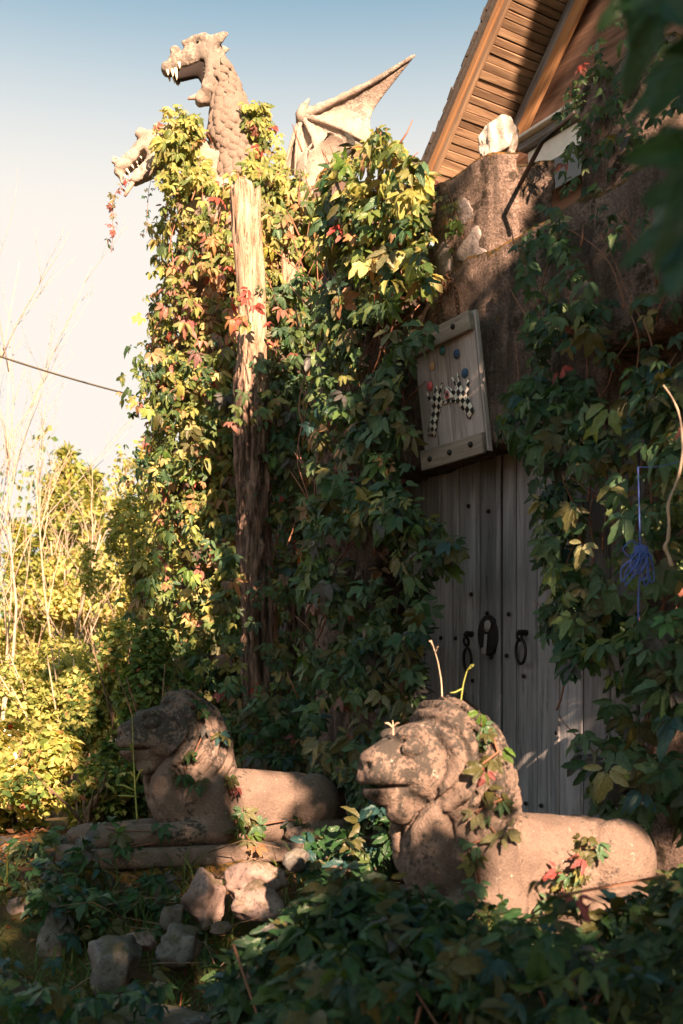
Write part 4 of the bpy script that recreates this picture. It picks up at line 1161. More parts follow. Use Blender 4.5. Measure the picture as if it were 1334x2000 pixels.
def frames(nrm, tip):
    z = nrm / (np.linalg.norm(nrm, axis=1)[:, None] + 1e-9)
    y = tip - (tip * z).sum(1)[:, None] * z; y /= np.linalg.norm(y, axis=1)[:, None] + 1e-9
    x = np.cross(y, z)
    return np.stack([x, y, z], -1)      # columns

def leaf_arrays(tmpl, pos, nrm, tip, size, col):
    """concatenate copies of the templates"""
    Fm = frames(nrm, tip) * size[:, None, None]
    which = rng.integers(len(tmpl), size=len(pos))
    Vs, Ts, Cs, As = [], [], [], []; o = 0
    for k, (V, T, A) in enumerate(tmpl):
        m = np.nonzero(which == k)[0]
        if not len(m): continue
        X = np.einsum('nij,vj->nvi', Fm[m], V) + pos[m][:, None]
        nv = len(V)
        T2 = T[None] + (np.arange(len(m)) * nv)[:, None, None] + o
        Vs.append(X.reshape(-1, 3)); Ts.append(T2.reshape(-1, 3))
        Cs.append(np.repeat(col[m], nv, 0)); As.append(np.tile(A, (len(m), 1))); o += len(m) * nv
    return np.concatenate(Vs), np.concatenate(Ts), np.concatenate(Cs), np.concatenate(As)

leaf_cache = {}
def leaf_me(tid, tmpl, k, col):
    q = tuple(np.round(np.clip(col, 0, 1) * 14).astype(int)); key = (tid, k, q)
    if key not in leaf_cache:
        V, T, A = tmpl[k]
        me = np_mesh('leaf', V, T, col=np.tile(np.maximum(np.array(q) / 14.0, 0.022), (len(V), 1)), lf=A)
        me.materials.append(M['leaf']); me.shade_smooth(); leaf_cache[key] = me
    return leaf_cache[key]

def vine(name, label, cat, base, parts, hi=True, n_obj=290, stems=None, group=None, stem_mat='redstem'):
    pos = np.concatenate([p[0] for p in parts]); nrm = np.concatenate([p[1] for p in parts]); tip = np.concatenate([p[2] for p in parts])
    size = np.concatenate([p[3] for p in parts]); col = np.concatenate([p[4] for p in parts]); out = np.concatenate([p[5] for p in parts])
    tmpl = HI if hi else LO
    e = empty(name, base); tag(e, label, cat, group); b = np.array(base)
    v = pos - np.array([0, 0, EYE]); dist = np.linalg.norm(v, axis=1)
    fac = np.abs((nrm * v).sum(1)) / (dist * np.linalg.norm(nrm, axis=1) + 1e-9)
    px = 667 + FPX * pos[:, 0] / pos[:, 1]; py = 1450 - FPX * (pos[:, 2] - EYE) / pos[:, 1]
    inview = (px > 5) & (px < 1330) & (py > 5) & (py < 1995) & (pos[:, 1] > 0.2)
    score = size / dist * (0.25 + fac) * (0.3 + out) * inview
    order = np.argsort(-score); big = order[:min(n_obj, len(order))]; rest = order[len(big):]
    Fm = frames(nrm[big], tip[big])
    for q, k in enumerate(big):
        o = bpy.data.objects.new('leaf', leaf_me(hi, tmpl, int(rng.integers(len(tmpl))), col[k]))
        COL.objects.link(o); o.parent = e
        o.matrix_local = Matrix.Translation(pos[k] - b) @ Matrix(Fm[q].tolist()).to_4x4() @ Matrix.Diagonal((size[k],) * 3 + (1,))
    if len(rest):
        V, T, C, A = leaf_arrays(tmpl, pos[rest] - b, nrm[rest], tip[rest], size[rest], col[rest])
        o = link('foliage', np_mesh(name + '_foliage', V, T, col=C, lf=A), M['leaf'], e, smooth=True)
        o['kind'] = 'stuff'
    if stems:
        mb = MB()
        for pts, r in stems: mb.tube([tuple(Vector(p) - Vector(base)) for p in pts], r, 5)
        mb.build('stems', M[stem_mat], e)
    return e

def in_poly(x, y, poly):
    r = np.zeros(len(x), bool); n = len(poly); j = n - 1
    for i in range(n):
        xi, yi = poly[i]; xj, yj = poly[j]
        c = ((yi > y) != (yj > y)) & (x < (xj - xi) * (y - yi) / (yj - yi + 1e-12) + xi)
        r ^= c; j = i
    return r
def sample(poly, n, clump=0.6, fs=0.02, seed=0):
    P_ = np.array(poly, float); lo, hi = P_.min(0), P_.max(0); X = []; Y_ = []; got = 0
    while got < n:
        x = rng.uniform(lo[0], hi[0], 4 * n); y = rng.uniform(lo[1], hi[1], 4 * n)
        k = in_poly(x, y, poly)
        dn = 0.5 + clump * fbm(x * fs + seed, y * fs + seed * 2, x * 0 + seed, 2) * 1.4
        k &= rng.random(len(x)) < np.clip(dn, 0.03, 1)
        X.append(x[k]); Y_.append(y[k]); got += k.sum()
    return np.concatenate(X)[:n], np.concatenate(Y_)[:n]

WYn = np.array(WY); WXn = np.array(WX); P0n = np.array(P0)
def on_wall(px, py, c):
    a = (px - 667) / FPX; d = np.stack([a, np.ones_like(a), (1450 - py) / FPX], -1)
    s = (c + P0n @ WYn) / (d[:, :2] @ WYn[:2])
    p = d * s[:, None]; p[:, 2] += EYE
    return p, np.tile(-WYn, (len(p), 1))
def on_tower(px, py, rad=0.60):
    a = (px - 667) / FPX; d = np.stack([a, np.ones_like(a)], -1); c = np.array([-0.78, 9.65])
    dd = (d ** 2).sum(1); dc = d @ c; disc = dc ** 2 - dd * (c @ c - rad ** 2)
    s = np.where(disc > 0, (dc - np.sqrt(np.maximum(disc, 0))) / dd, dc / dd)
    p = np.stack([d[:, 0] * s, d[:, 1] * s, EYE + (1450 - py) / FPX * s], -1)
    n = np.stack([p[:, 0] - c[0], p[:, 1] - c[1], 0 * s], -1); n /= np.linalg.norm(n, axis=1)[:, None]
    return p, n
def on_depth(Y):
    def f(px, py):
        p = np.stack([(px - 667) / FPX * Y, np.full_like(px, Y), EYE + (1450 - py) / FPX * Y], -1)
        return p, np.tile([-0.15, -1.0, 0.0], (len(p), 1))
    return f
def gen(poly, n, surf, off=(0.02, 0.22), size=(0.07, 0.12), pal='wall', clump=0.6, fs=0.02, up=0.45, rnd=0.5, seed=0, xy=None):
    px, py = sample(poly, n, clump, fs, seed) if xy is None else xy
    n = len(px)
    u = rng.random(n); o = off[0] + (off[1] - off[0]) * u
    if hasattr(surf, 'plane'): pos, nr = on_wall(px, py, surf.plane - o)      # already at its distance from the wall
    else:
        p, nr = surf(px, py); pos = p + nr * o[:, None]
    nn = nr + np.array([0, 0, up]) + np.array(SUN) * 0.55 + rng.normal(size=(n, 3)) * rnd      # leaves turn to the light
    tip = np.array([0, 0, -1.0]) + nr * 0.25 + rng.normal(size=(n, 3)) * 0.45
    col = pick(pal, n) if isinstance(pal, str) else np.concatenate([pick(q, 1) for q in rng.choice(pal, n)])
    return pos, nn, tip, size[0] * .6 + (size[1] - size[0] * .6) * rng.random(n) ** 1.1, col, u

def stem_paths(poly, n, surf, off=0.05, r=0.006, steps=14, rise=1.0, wob=12, length=300):
    out = []
    px, py = sample(poly, n, 0.2)
    for x, y in zip(px, py):
        xs_, ys_ = [x], [y]; ang = random.uniform(-0.5, 0.5)
        for k in range(steps):
            ang += random.uniform(-.35, .35); ang *= 0.95
            xs_.append(xs_[-1] + math.sin(ang) * length / steps); ys_.append(ys_[-1] - rise * math.cos(ang) * length / steps)
        X, Y_ = np.array(xs_), np.array(ys_); k = in_poly(X, Y_, poly); k[:3] = True
        m = len(k) if k.all() else max(3, int(np.argmin(k)))
        p, nr = surf(X[:m], Y_[:m])
        p = p + nr * (off * rng.uniform(0.3, 1.6, m))[:, None]
        for _ in range(3): p[1:-1] = (p[:-2] + 2 * p[1:-1] + p[2:]) / 4
        out.append((p, np.linspace(r, r * 0.4, m)))
    return out

# --- creeper on the dragon tower
TP = [(330, 470), (345, 400), (400, 360), (450, 350), (540, 345), (600, 400), (640, 420), (655, 560), (640, 900), (620, 1300), (600, 1480), (350, 1450), (335, 1250), (326, 900), (318, 700)]
tow = lambda px, py: on_tower(px, py, 0.62)
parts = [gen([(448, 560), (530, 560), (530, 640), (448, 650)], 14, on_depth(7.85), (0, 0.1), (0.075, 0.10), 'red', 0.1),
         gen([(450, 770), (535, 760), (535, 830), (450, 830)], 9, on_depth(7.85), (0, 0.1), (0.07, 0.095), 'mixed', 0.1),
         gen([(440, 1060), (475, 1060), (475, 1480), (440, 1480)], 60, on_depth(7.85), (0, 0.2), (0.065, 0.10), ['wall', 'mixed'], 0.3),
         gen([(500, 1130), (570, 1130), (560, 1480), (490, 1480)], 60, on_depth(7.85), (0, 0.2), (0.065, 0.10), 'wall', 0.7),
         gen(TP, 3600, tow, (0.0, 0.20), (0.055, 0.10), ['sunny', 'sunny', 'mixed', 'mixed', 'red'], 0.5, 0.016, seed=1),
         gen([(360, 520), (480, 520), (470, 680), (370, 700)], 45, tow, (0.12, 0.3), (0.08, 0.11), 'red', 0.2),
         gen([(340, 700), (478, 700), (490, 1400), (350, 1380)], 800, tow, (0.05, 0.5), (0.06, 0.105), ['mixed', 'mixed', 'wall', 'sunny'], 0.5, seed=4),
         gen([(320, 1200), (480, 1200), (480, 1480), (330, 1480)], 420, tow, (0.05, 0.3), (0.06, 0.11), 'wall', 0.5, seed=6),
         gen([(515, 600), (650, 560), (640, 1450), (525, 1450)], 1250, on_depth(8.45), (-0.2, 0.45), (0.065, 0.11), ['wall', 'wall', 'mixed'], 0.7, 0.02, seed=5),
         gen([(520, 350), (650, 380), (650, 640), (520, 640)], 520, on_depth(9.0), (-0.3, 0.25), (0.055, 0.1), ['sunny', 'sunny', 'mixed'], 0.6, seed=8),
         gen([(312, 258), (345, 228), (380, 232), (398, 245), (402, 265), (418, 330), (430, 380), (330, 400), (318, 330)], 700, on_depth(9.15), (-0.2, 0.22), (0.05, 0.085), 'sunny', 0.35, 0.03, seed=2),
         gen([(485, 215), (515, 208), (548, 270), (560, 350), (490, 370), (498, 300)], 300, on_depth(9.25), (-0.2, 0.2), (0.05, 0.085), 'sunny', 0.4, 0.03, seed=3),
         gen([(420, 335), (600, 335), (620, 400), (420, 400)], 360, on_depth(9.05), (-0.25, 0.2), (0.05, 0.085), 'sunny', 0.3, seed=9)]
parts[-1] = tuple(a[:190] for a in parts[-1]); parts[-2] = tuple(a[:230] for a in parts[-2])
# a few over the far and left flanks so that the tower is clad all round
th_ = rng.uniform(0, 2 * np.pi, 2600); zz = rng.uniform(0.9, 5.7, 2600); nr = np.stack([np.cos(th_), np.sin(th_), 0 * th_], -1)
ps = np.stack([-0.78 + 0.68 * np.cos(th_), 9.65 + 0.68 * np.sin(th_), zz], -1) + nr * rng.uniform(-.05, .12, (2600, 1))
parts.append((ps, nr + np.array([0, 0, .4]) + rng.normal(size=(2600, 3)) * .5, np.array([0, 0, -1.]) + rng.normal(size=(2600, 3)) * .4, rng.uniform(.06, .1, 2600), pick('sunny', 2600), np.zeros(2600)))
st = stem_paths(TP, 46, tow, 0.12, 0.007, length=420) + stem_paths([(510, 420), (650, 420), (640, 1450), (530, 1450)], 40, on_depth(8.5), 0.08, 0.006, length=380)
vine('tower_creeper', 'yellow green creeper clothing the dragon tower with red leaves in it', 'creeper', (-0.8, 9.0, 0.8), parts, False, 295, st, 'creepers on the walls')

# hanging tendrils below the second dragon head
def tendril(name, label, pts, n, pal, size, base):
    C = curve(pts, n); pos = np.array([tuple(P(a, b, y)) for a, b, y in C]); m = len(pos)
    pos2 = pos + rng.normal(size=(m, 3)) * 0.02
    nn = np.tile([0, -0.8, 0.3], (m, 1)) + rng.normal(size=(m, 3)) * .6; tip = np.array([0, 0, -1.]) + rng.normal(size=(m, 3)) * .5
    vine(name, label, 'creeper shoot', tuple(P(*base)), [(pos2, nn, tip, rng.uniform(size[0], size[1], m), pick(pal, m), np.ones(m))], False, 60, [(pos, 0.0022)])
tendril('hanging_shoot', 'reddish leafy shoot dangling below the lower dragon head, longest at left', [(262, 345, 9.25), (238, 362, 9.25), (222, 380, 9.25), (218, 420, 9.25), (222, 450, 9.25), (217, 490, 9.25)], 26, 'red', (.025, .05), (262, 345, 9.25))
tendril('hanging_shoot', 'thin dark shoot dangling between the lower dragon head and the creeper', [(297, 345, 9.25), (290, 370, 9.25), (288, 410, 9.25), (286, 455, 9.25)], 16, 'dark', (.016, .035), (297, 345, 9.25))
tendril('hanging_shoot', 'wispy shoot curling out from the tower edge below the cable', [(330, 640, 9.3), (312, 655, 9.3), (302, 680, 9.3), (310, 730, 9.3)], 12, 'mixed', (.02, .04), (330, 640, 9.3))

# --- creeper on the pier left of the door and over the wall top
def wl(c):
    def f(px, py): return on_wall(px, py, c)
    f.plane = c
    return f
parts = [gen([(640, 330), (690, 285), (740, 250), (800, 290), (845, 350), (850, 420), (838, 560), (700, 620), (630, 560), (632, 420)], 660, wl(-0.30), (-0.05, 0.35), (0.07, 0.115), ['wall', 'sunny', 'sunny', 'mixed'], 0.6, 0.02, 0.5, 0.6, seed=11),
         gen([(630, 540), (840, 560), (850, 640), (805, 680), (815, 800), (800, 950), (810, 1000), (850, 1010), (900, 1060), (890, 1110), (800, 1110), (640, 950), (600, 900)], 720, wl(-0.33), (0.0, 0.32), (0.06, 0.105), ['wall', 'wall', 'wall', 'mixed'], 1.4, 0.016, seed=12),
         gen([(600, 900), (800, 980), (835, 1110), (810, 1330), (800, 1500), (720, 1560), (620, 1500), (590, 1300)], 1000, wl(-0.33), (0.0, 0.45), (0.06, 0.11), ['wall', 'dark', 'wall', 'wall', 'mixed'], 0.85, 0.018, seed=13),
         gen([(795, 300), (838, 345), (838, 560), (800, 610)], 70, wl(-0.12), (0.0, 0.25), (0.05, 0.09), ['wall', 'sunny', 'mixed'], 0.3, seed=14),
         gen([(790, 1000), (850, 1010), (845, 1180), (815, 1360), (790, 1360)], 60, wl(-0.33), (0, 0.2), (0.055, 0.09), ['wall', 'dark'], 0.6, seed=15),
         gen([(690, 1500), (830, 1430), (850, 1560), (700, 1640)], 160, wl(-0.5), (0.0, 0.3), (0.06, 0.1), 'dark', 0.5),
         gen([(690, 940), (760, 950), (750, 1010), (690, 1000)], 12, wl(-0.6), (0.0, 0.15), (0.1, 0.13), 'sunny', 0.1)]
st = stem_paths([(610, 300), (830, 280), (840, 560), (800, 1400), (600, 1400)], 60, wl(-0.33), 0.10, 0.006, length=380)
st += [([P(745, 430, 6.2), P(744, 340, 6.25), P(746, 262, 6.25)], 0.018)]
vine('pier_creeper', 'large leaved green creeper over the pier between trunks and sign', 'creeper', tuple(Wg(-1.1, -0.35, 0.85)), parts, True, 295, st, 'creepers on the walls')

# --- creeper right of the door
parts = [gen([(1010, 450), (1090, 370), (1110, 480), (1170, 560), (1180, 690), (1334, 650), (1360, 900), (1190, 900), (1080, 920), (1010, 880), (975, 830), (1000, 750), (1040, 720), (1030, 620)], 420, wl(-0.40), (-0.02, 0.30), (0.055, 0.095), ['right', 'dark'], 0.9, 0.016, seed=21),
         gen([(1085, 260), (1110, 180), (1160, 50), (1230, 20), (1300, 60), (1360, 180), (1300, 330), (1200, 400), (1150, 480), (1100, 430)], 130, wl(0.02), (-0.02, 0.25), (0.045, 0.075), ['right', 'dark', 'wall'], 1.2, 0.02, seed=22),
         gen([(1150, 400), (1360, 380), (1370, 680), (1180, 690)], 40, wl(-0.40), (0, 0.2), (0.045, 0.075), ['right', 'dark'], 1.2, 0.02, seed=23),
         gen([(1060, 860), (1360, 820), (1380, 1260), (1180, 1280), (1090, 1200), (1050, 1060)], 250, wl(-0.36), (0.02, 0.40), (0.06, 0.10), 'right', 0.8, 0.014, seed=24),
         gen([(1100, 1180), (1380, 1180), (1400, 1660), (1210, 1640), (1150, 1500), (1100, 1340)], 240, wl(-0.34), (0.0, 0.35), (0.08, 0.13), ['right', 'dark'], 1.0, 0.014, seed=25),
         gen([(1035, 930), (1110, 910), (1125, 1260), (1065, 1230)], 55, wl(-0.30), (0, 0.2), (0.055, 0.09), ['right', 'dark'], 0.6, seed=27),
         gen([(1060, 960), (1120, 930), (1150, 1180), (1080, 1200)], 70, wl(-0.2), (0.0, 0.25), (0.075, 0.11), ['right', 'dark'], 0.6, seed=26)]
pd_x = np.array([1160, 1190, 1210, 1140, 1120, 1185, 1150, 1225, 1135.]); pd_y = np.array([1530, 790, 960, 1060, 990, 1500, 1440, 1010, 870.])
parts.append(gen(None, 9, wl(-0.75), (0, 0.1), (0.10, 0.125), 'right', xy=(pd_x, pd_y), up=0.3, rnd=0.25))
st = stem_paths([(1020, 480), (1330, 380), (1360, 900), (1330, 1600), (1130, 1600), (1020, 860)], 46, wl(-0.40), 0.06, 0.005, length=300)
vine('door_creeper', 'dark green large leaved creeper hanging right of the door', 'creeper', tuple(Wg(1.3, -0.3, 0.85)), parts, True, 295, st, 'creepers on the walls')

# sparse sprays across the merlon face
parts = [gen([(850, 370), (900, 400), (905, 470), (880, 490), (855, 420)], 26, wl(-0.31), (0, 0.06), (0.025, 0.05), 'sunny', 0.2)]
vine('merlon_shoot', 'thin shoot with tiny leaves trailing over the battlement face', 'creeper shoot', tuple(Wg(-0.2, -0.3, 4.3)), parts, False, 40,
     [(np.array([tuple(Wg(*q)) for q in ((-0.2, -0.33, 4.33), (-0.06, -0.34, 4.28), (0.0, -0.34, 4.15), (0.04, -0.33, 4.0), (0.06, -0.33, 3.97))]), 0.003)])

# --- creeper thicket in the foreground
def thicket(n, x0, x1, Y0, Y1, top, depth, size, pal, seed):
    px = rng.uniform(x0, x1, 6 * n); Y_ = rng.uniform(Y0, Y1, 6 * n)
    tp = np.interp(px, [t[0] for t in top], [t[1] for t in top])
    Ym = (Y0 + Y1) / 2
    zt = EYE + (1450 - tp) / FPX * Ym + 0.13 * fbm(px * 0.012 + seed, Y_ * 3, px * 0, 2) - 0.10 * np.abs(Y_ - Ym)
    dn = 0.45 + 1.3 * fbm(px * 0.02 + seed, Y_ * 5 + seed, px * 0 + 2, 2)
    k = np.nonzero(rng.random(6 * n) < np.clip(dn, 0.05, 1))[0][:n]
    px, Y_, zt = px[k], Y_[k], zt[k]; m = len(k)
    u = rng.random(m) ** 1.6; z = zt - depth * u
    pos = np.stack([(px - 667) / FPX * Y_, Y_, z], -1)
    nn = np.array([0.05, -0.35, 0.9]) + rng.normal(size=(m, 3)) * .45
    tip = np.stack([rng.normal(size=m), rng.normal(size=m) - 0.5, -0.5 + 0 * u], -1)
    return pos, nn, tip, rng.uniform(size[0], size[1], m), pick(pal, m), 1 - u
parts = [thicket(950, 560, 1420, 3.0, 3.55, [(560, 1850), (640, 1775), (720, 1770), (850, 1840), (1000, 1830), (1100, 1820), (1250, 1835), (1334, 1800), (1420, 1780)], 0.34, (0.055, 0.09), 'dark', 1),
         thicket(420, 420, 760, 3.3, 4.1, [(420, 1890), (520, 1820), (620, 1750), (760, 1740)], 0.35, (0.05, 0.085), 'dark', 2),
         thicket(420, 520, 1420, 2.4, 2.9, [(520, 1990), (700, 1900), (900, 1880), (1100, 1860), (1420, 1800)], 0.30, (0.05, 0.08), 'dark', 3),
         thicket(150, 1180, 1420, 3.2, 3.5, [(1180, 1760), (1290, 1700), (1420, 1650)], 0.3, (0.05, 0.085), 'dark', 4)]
st = []
for k in range(60):
    px, Y_ = random.uniform(560, 1380), random.uniform(2.7, 3.7); x_ = (px - 667) / FPX * Y_; z0 = float(gh(x_, Y_))
    st.append(([(x_, Y_, z0 - .05), (x_ + random.uniform(-.1, .1), Y_ + random.uniform(-.1, .1), z0 + .3), (x_ + random.uniform(-.2, .2), Y_ + random.uniform(-.2, .1), z0 + .55)], 0.004))
vine('creeper_thicket', 'dark green creeper thicket filling the foreground before the near lion', 'creeper', (0.5, 3.2, 0.4), parts, True, 295, st)
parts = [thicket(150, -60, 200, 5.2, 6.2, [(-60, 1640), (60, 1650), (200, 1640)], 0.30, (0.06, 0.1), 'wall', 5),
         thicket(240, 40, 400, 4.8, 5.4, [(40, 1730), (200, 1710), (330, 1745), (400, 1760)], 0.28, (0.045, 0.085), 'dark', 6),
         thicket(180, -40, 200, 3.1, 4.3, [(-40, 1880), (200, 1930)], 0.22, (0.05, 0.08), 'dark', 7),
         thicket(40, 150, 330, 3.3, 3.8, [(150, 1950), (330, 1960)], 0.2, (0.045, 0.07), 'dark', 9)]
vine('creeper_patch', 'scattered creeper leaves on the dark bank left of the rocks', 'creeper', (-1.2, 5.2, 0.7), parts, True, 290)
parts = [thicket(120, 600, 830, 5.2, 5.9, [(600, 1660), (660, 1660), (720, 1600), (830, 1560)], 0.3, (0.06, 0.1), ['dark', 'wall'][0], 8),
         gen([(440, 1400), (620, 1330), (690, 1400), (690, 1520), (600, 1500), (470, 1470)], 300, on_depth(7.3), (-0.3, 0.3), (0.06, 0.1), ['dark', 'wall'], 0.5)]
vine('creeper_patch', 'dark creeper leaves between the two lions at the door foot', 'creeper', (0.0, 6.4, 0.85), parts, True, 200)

# --- leaves trailing over the lions, laid on the stone by ray
bpy.context.view_layer.update()
dg = bpy.context.evaluated_depsgraph_get()
def hit(px, py):
    d = (P(px, py, 1.0) - Vector((0, 0, EYE))).normalized()
    ok, loc, n, i, ob, mt = scene.ray_cast(dg, Vector((0, 0, EYE)), d)
    return (loc, n) if ok else (P(px, py, 5), Vector((0, -1, 0)))
def drape(name, label, pts, size, pal, base, spread=12, per=3):
    pos, nn, tip = [], [], []
    path = []
    for px, py in pts:
        for k in range(per):
            l, n = hit(px + random.uniform(-spread, spread), py + random.uniform(-spread, spread))
            pos.append(l + n * random.uniform(0.015, 0.06)); nn.append(n + Vector((0, -.2, .6)) + Vector(rng.normal(size=3) * .35)); tip.append(Vector(rng.normal(size=3)) * .5 + Vector((0, 0, -1)))
        l, n = hit(px, py); path.append(l + n * 0.012)
    pos, nn, tip = [np.array([tuple(q) for q in a]) for a in (pos, nn, tip)]; m = len(pos)
    vine(name, label, 'creeper shoot', base, [(pos, nn, tip, rng.uniform(size[0], size[1], m), pick(pal, m), np.ones(m))], True, 200, [(path, 0.004)] if len(path) > 2 else None, 'shoots trailing over the lions')
drape('lion_shoot', 'bright green shoot running down the near lion mane', [(905, 1362), (930, 1380), (945, 1395), (940, 1415), (965, 1445), (975, 1470), (930, 1500), (945, 1505), (960, 1545), (975, 1560), (925, 1585), (965, 1630), (915, 1650), (925, 1665), (940, 1740)], (0.035, 0.062), 'bgdark', (0.6, 3.7, 1.2), 12, 2)
drape('lion_shoot', 'small leaved shoot on the near lion flank', [(1170, 1660), (1130, 1655), (1120, 1675), (1115, 1700), (1100, 1715), (1085, 1700), (1095, 1740), (1110, 1760), (1075, 1760), (1290, 1720), (1310, 1745)], (0.03, 0.055), 'bgdark', (0.9, 3.7, 1.0), 14, 3)
drape('lion_shoot', 'leafy shoot across the far lion head and neck', [(395, 1380), (372, 1384), (430, 1388), (440, 1440), (430, 1440), (400, 1430), (385, 1470), (360, 1500), (365, 1518), (390, 1530), (455, 1525)], (0.035, 0.065), 'dark', (-.6, 5.8, 1.3), 9, 2)
drape('lion_shoot', 'yellow and red leaved shoot hanging before the far lion belly', [(470, 1585), (485, 1600), (500, 1615), (480, 1630), (490, 1650), (455, 1600), (460, 1620)], (0.06, 0.085), 'mixed', (-.5, 5.7, 1.0), 8, 2)
drape('lion_shoot', 'crimson leaf pair on the far lion shoulder', [(450, 1540), (435, 1530)], (0.05, 0.06), 'red', (-.55, 5.7, 1.1), 3, 1)
drape('lion_shoot', 'creeper sprigs over the far lion forepaws', [(205, 1620), (230, 1625), (315, 1625), (240, 1660), (265, 1650), (560, 1600), (590, 1600)], (0.05, 0.075), 'dark', (-1.2, 5.6, 1.0), 10, 2)

# dry seed stalks on and around the lions
def stalk(label, pts, rad, leaves, mat='palewood', name='dry_stalk'):
    e = empty(name, tuple(P(*pts[0]))); tag(e, label, 'stalk', 'thin stalks')
    mb = MB(); C = curve([tuple(P(*q) - e.location) for q in pts], 30); mb.tube(C, np.linspace(rad, rad * .4, 30), 5); mb.build('stem', M[mat], e)
    for (px, py, Y, dx, dy, L) in leaves:
        mb = MB(); a = P(px, py, Y) - e.location; b = P(px + dx * .6, py + dy * .9, Y) - e.location; c = P(px + dx, py + dy, Y - .02) - e.location
        mb.tube([a, b, c], [rad, rad * 1.2, rad * .3], 4); mb.build('blade', M[mat], e)
k = NT('green_stalk'); M['stalk'] = k.done((0.22, 0.24, 0.06), 0.6)
stalk('tall grass stalk rising in front of the far lion nose', [(268, 1602, 5.35), (263, 1530, 5.35), (260, 1460, 5.35), (258, 1396, 5.35)], 0.0045,
      [(260, 1470, 5.35, -9, -18, 1), (264, 1530, 5.35, 18, -28, 1), (266, 1545, 5.35, -42, -12, 1), (267, 1556, 5.35, -38, -2, 1), (263, 1520, 5.35, -12, -12, 1)], 'stalk', 'grass_stalk')
stalk('pale dry stalk standing above the near lion head', [(864, 1372, 4.0), (862, 1330, 4.0), (855, 1290, 4.0), (842, 1250, 4.0)], 0.0032, [(846, 1262, 4.0, -8, -10, 1), (850, 1275, 4.0, 6, -12, 1)])
stalk('green bent stalk over the near lion crown', [(900, 1370, 3.95), (905, 1335, 3.95), (912, 1310, 3.95), (925, 1300, 3.95)], 0.003, [(903, 1345, 3.95, -24, 8, 1), (912, 1310, 3.95, 14, -12, 1)], 'stalk')
stalk('short forked dry stalk on the near lion brow', [(768, 1436, 3.7), (768, 1420, 3.7), (767, 1407, 3.7)], 0.0035, [(768, 1422, 3.7, -16, -10, 1), (768, 1420, 3.7, 12, -8, 1)])

# ------------------------------------------------------------------ grass, litter and twigs
def strips(n, fn):
    Vs, Fs = [], []
    for k in range(n):
        base, d, L, w = fn()
        s = d.cross(Vector((0, 0, 1))).normalized() * w; o = len(Vs) * 1
        b0 = len(Vs)
        for f in (0, .4, .75, 1):
            c = base + Vector((0, 0, L * (f - .35 * f * f))) + d * L * .75 * f * f; ww = (1 - f ** 1.5)
            Vs.append(c - s * ww); Vs.append(c + s * ww)
        for q in range(3): Fs.append((b0 + 2 * q, b0 + 2 * q + 1, b0 + 2 * q + 3, b0 + 2 * q + 2))
    return np.array([tuple(v) for v in Vs]), np.array(Fs)
def gfn():
    while True:
        Y_ = random.uniform(3.3, 5.6); px = random.uniform(-40, 700); x_ = (px - 667) / FPX * Y_
        if vnoise(np.array([px * .012]), np.array([Y_ * 2.2]), np.array([1.5]))[0] > -0.15: break
    a = random.uniform(0, 6.28)
    return Vector((x_, Y_, float(gh(x_, Y_)) - .01)), Vector((math.cos(a), math.sin(a), 0)), random.uniform(.08, .34), random.uniform(.0025, .006)
V, F = strips(1700, gfn)
gcol = np.repeat(pick('bgdark', len(F) // 3) * 0.8, 8, 0)
grass = link('grass', np_mesh('grass', V, F, col=gcol, lf=np.zeros((len(V), 3))), M['bgleaf']); tag(grass, 'dark grass blades on the bank around the rocks', 'grass', kind='stuff')
n = 5200; X = rng.uniform(-3.2, 2.2, n); Y_ = rng.uniform(3.0, 8.2, n)
pos = np.stack([X, Y_, gh(X, Y_) + 0.012], -1)
oval = [leaflet(1, .33, 4, .3, .15, random.Random(s)) for s in range(4)]
lc = np.array([(0.20, 0.075, 0.03), (0.26, 0.12, 0.05), (0.10, 0.05, 0.025), (0.30, 0.16, 0.07)])[rng.integers(4, size=n)]
V, T, C, A = leaf_arrays(oval, pos, np.array([0, 0, 1.]) + rng.normal(size=(n, 3)) * .35, rng.normal(size=(n, 3)), rng.uniform(.03, .07, n), lc)
lit_ = link('leaf_litter', np_mesh('leaf_litter', V, T, col=C, lf=A), M['bgleaf']); tag(lit_, 'brown fallen leaves on the ground between the lions', 'leaf litter', kind='stuff')
mb = MB()
for k in range(110):
    Y_ = random.uniform(3.9, 6.3); x_ = (random.uniform(40, 760) - 667) / FPX * Y_; z0 = float(gh(x_, Y_)); a = random.uniform(0, 6.28); L = random.uniform(.12, .5); up = random.uniform(0, .35)
    d = Vector((math.cos(a), math.sin(a), up)); s = Vector((x_, Y_, z0 + random.uniform(0, .12)))
    mb.tube([s, s + d * L * .5 + Vector((0, 0, random.uniform(-.02, .06))), s + d * L], [.003, .0025, .0012], 4)
tw_ = mb.build('dead_twigs', M['bark']); tag(tw_, 'thin dry twigs and stems lying over the bank', 'twigs', kind='stuff')

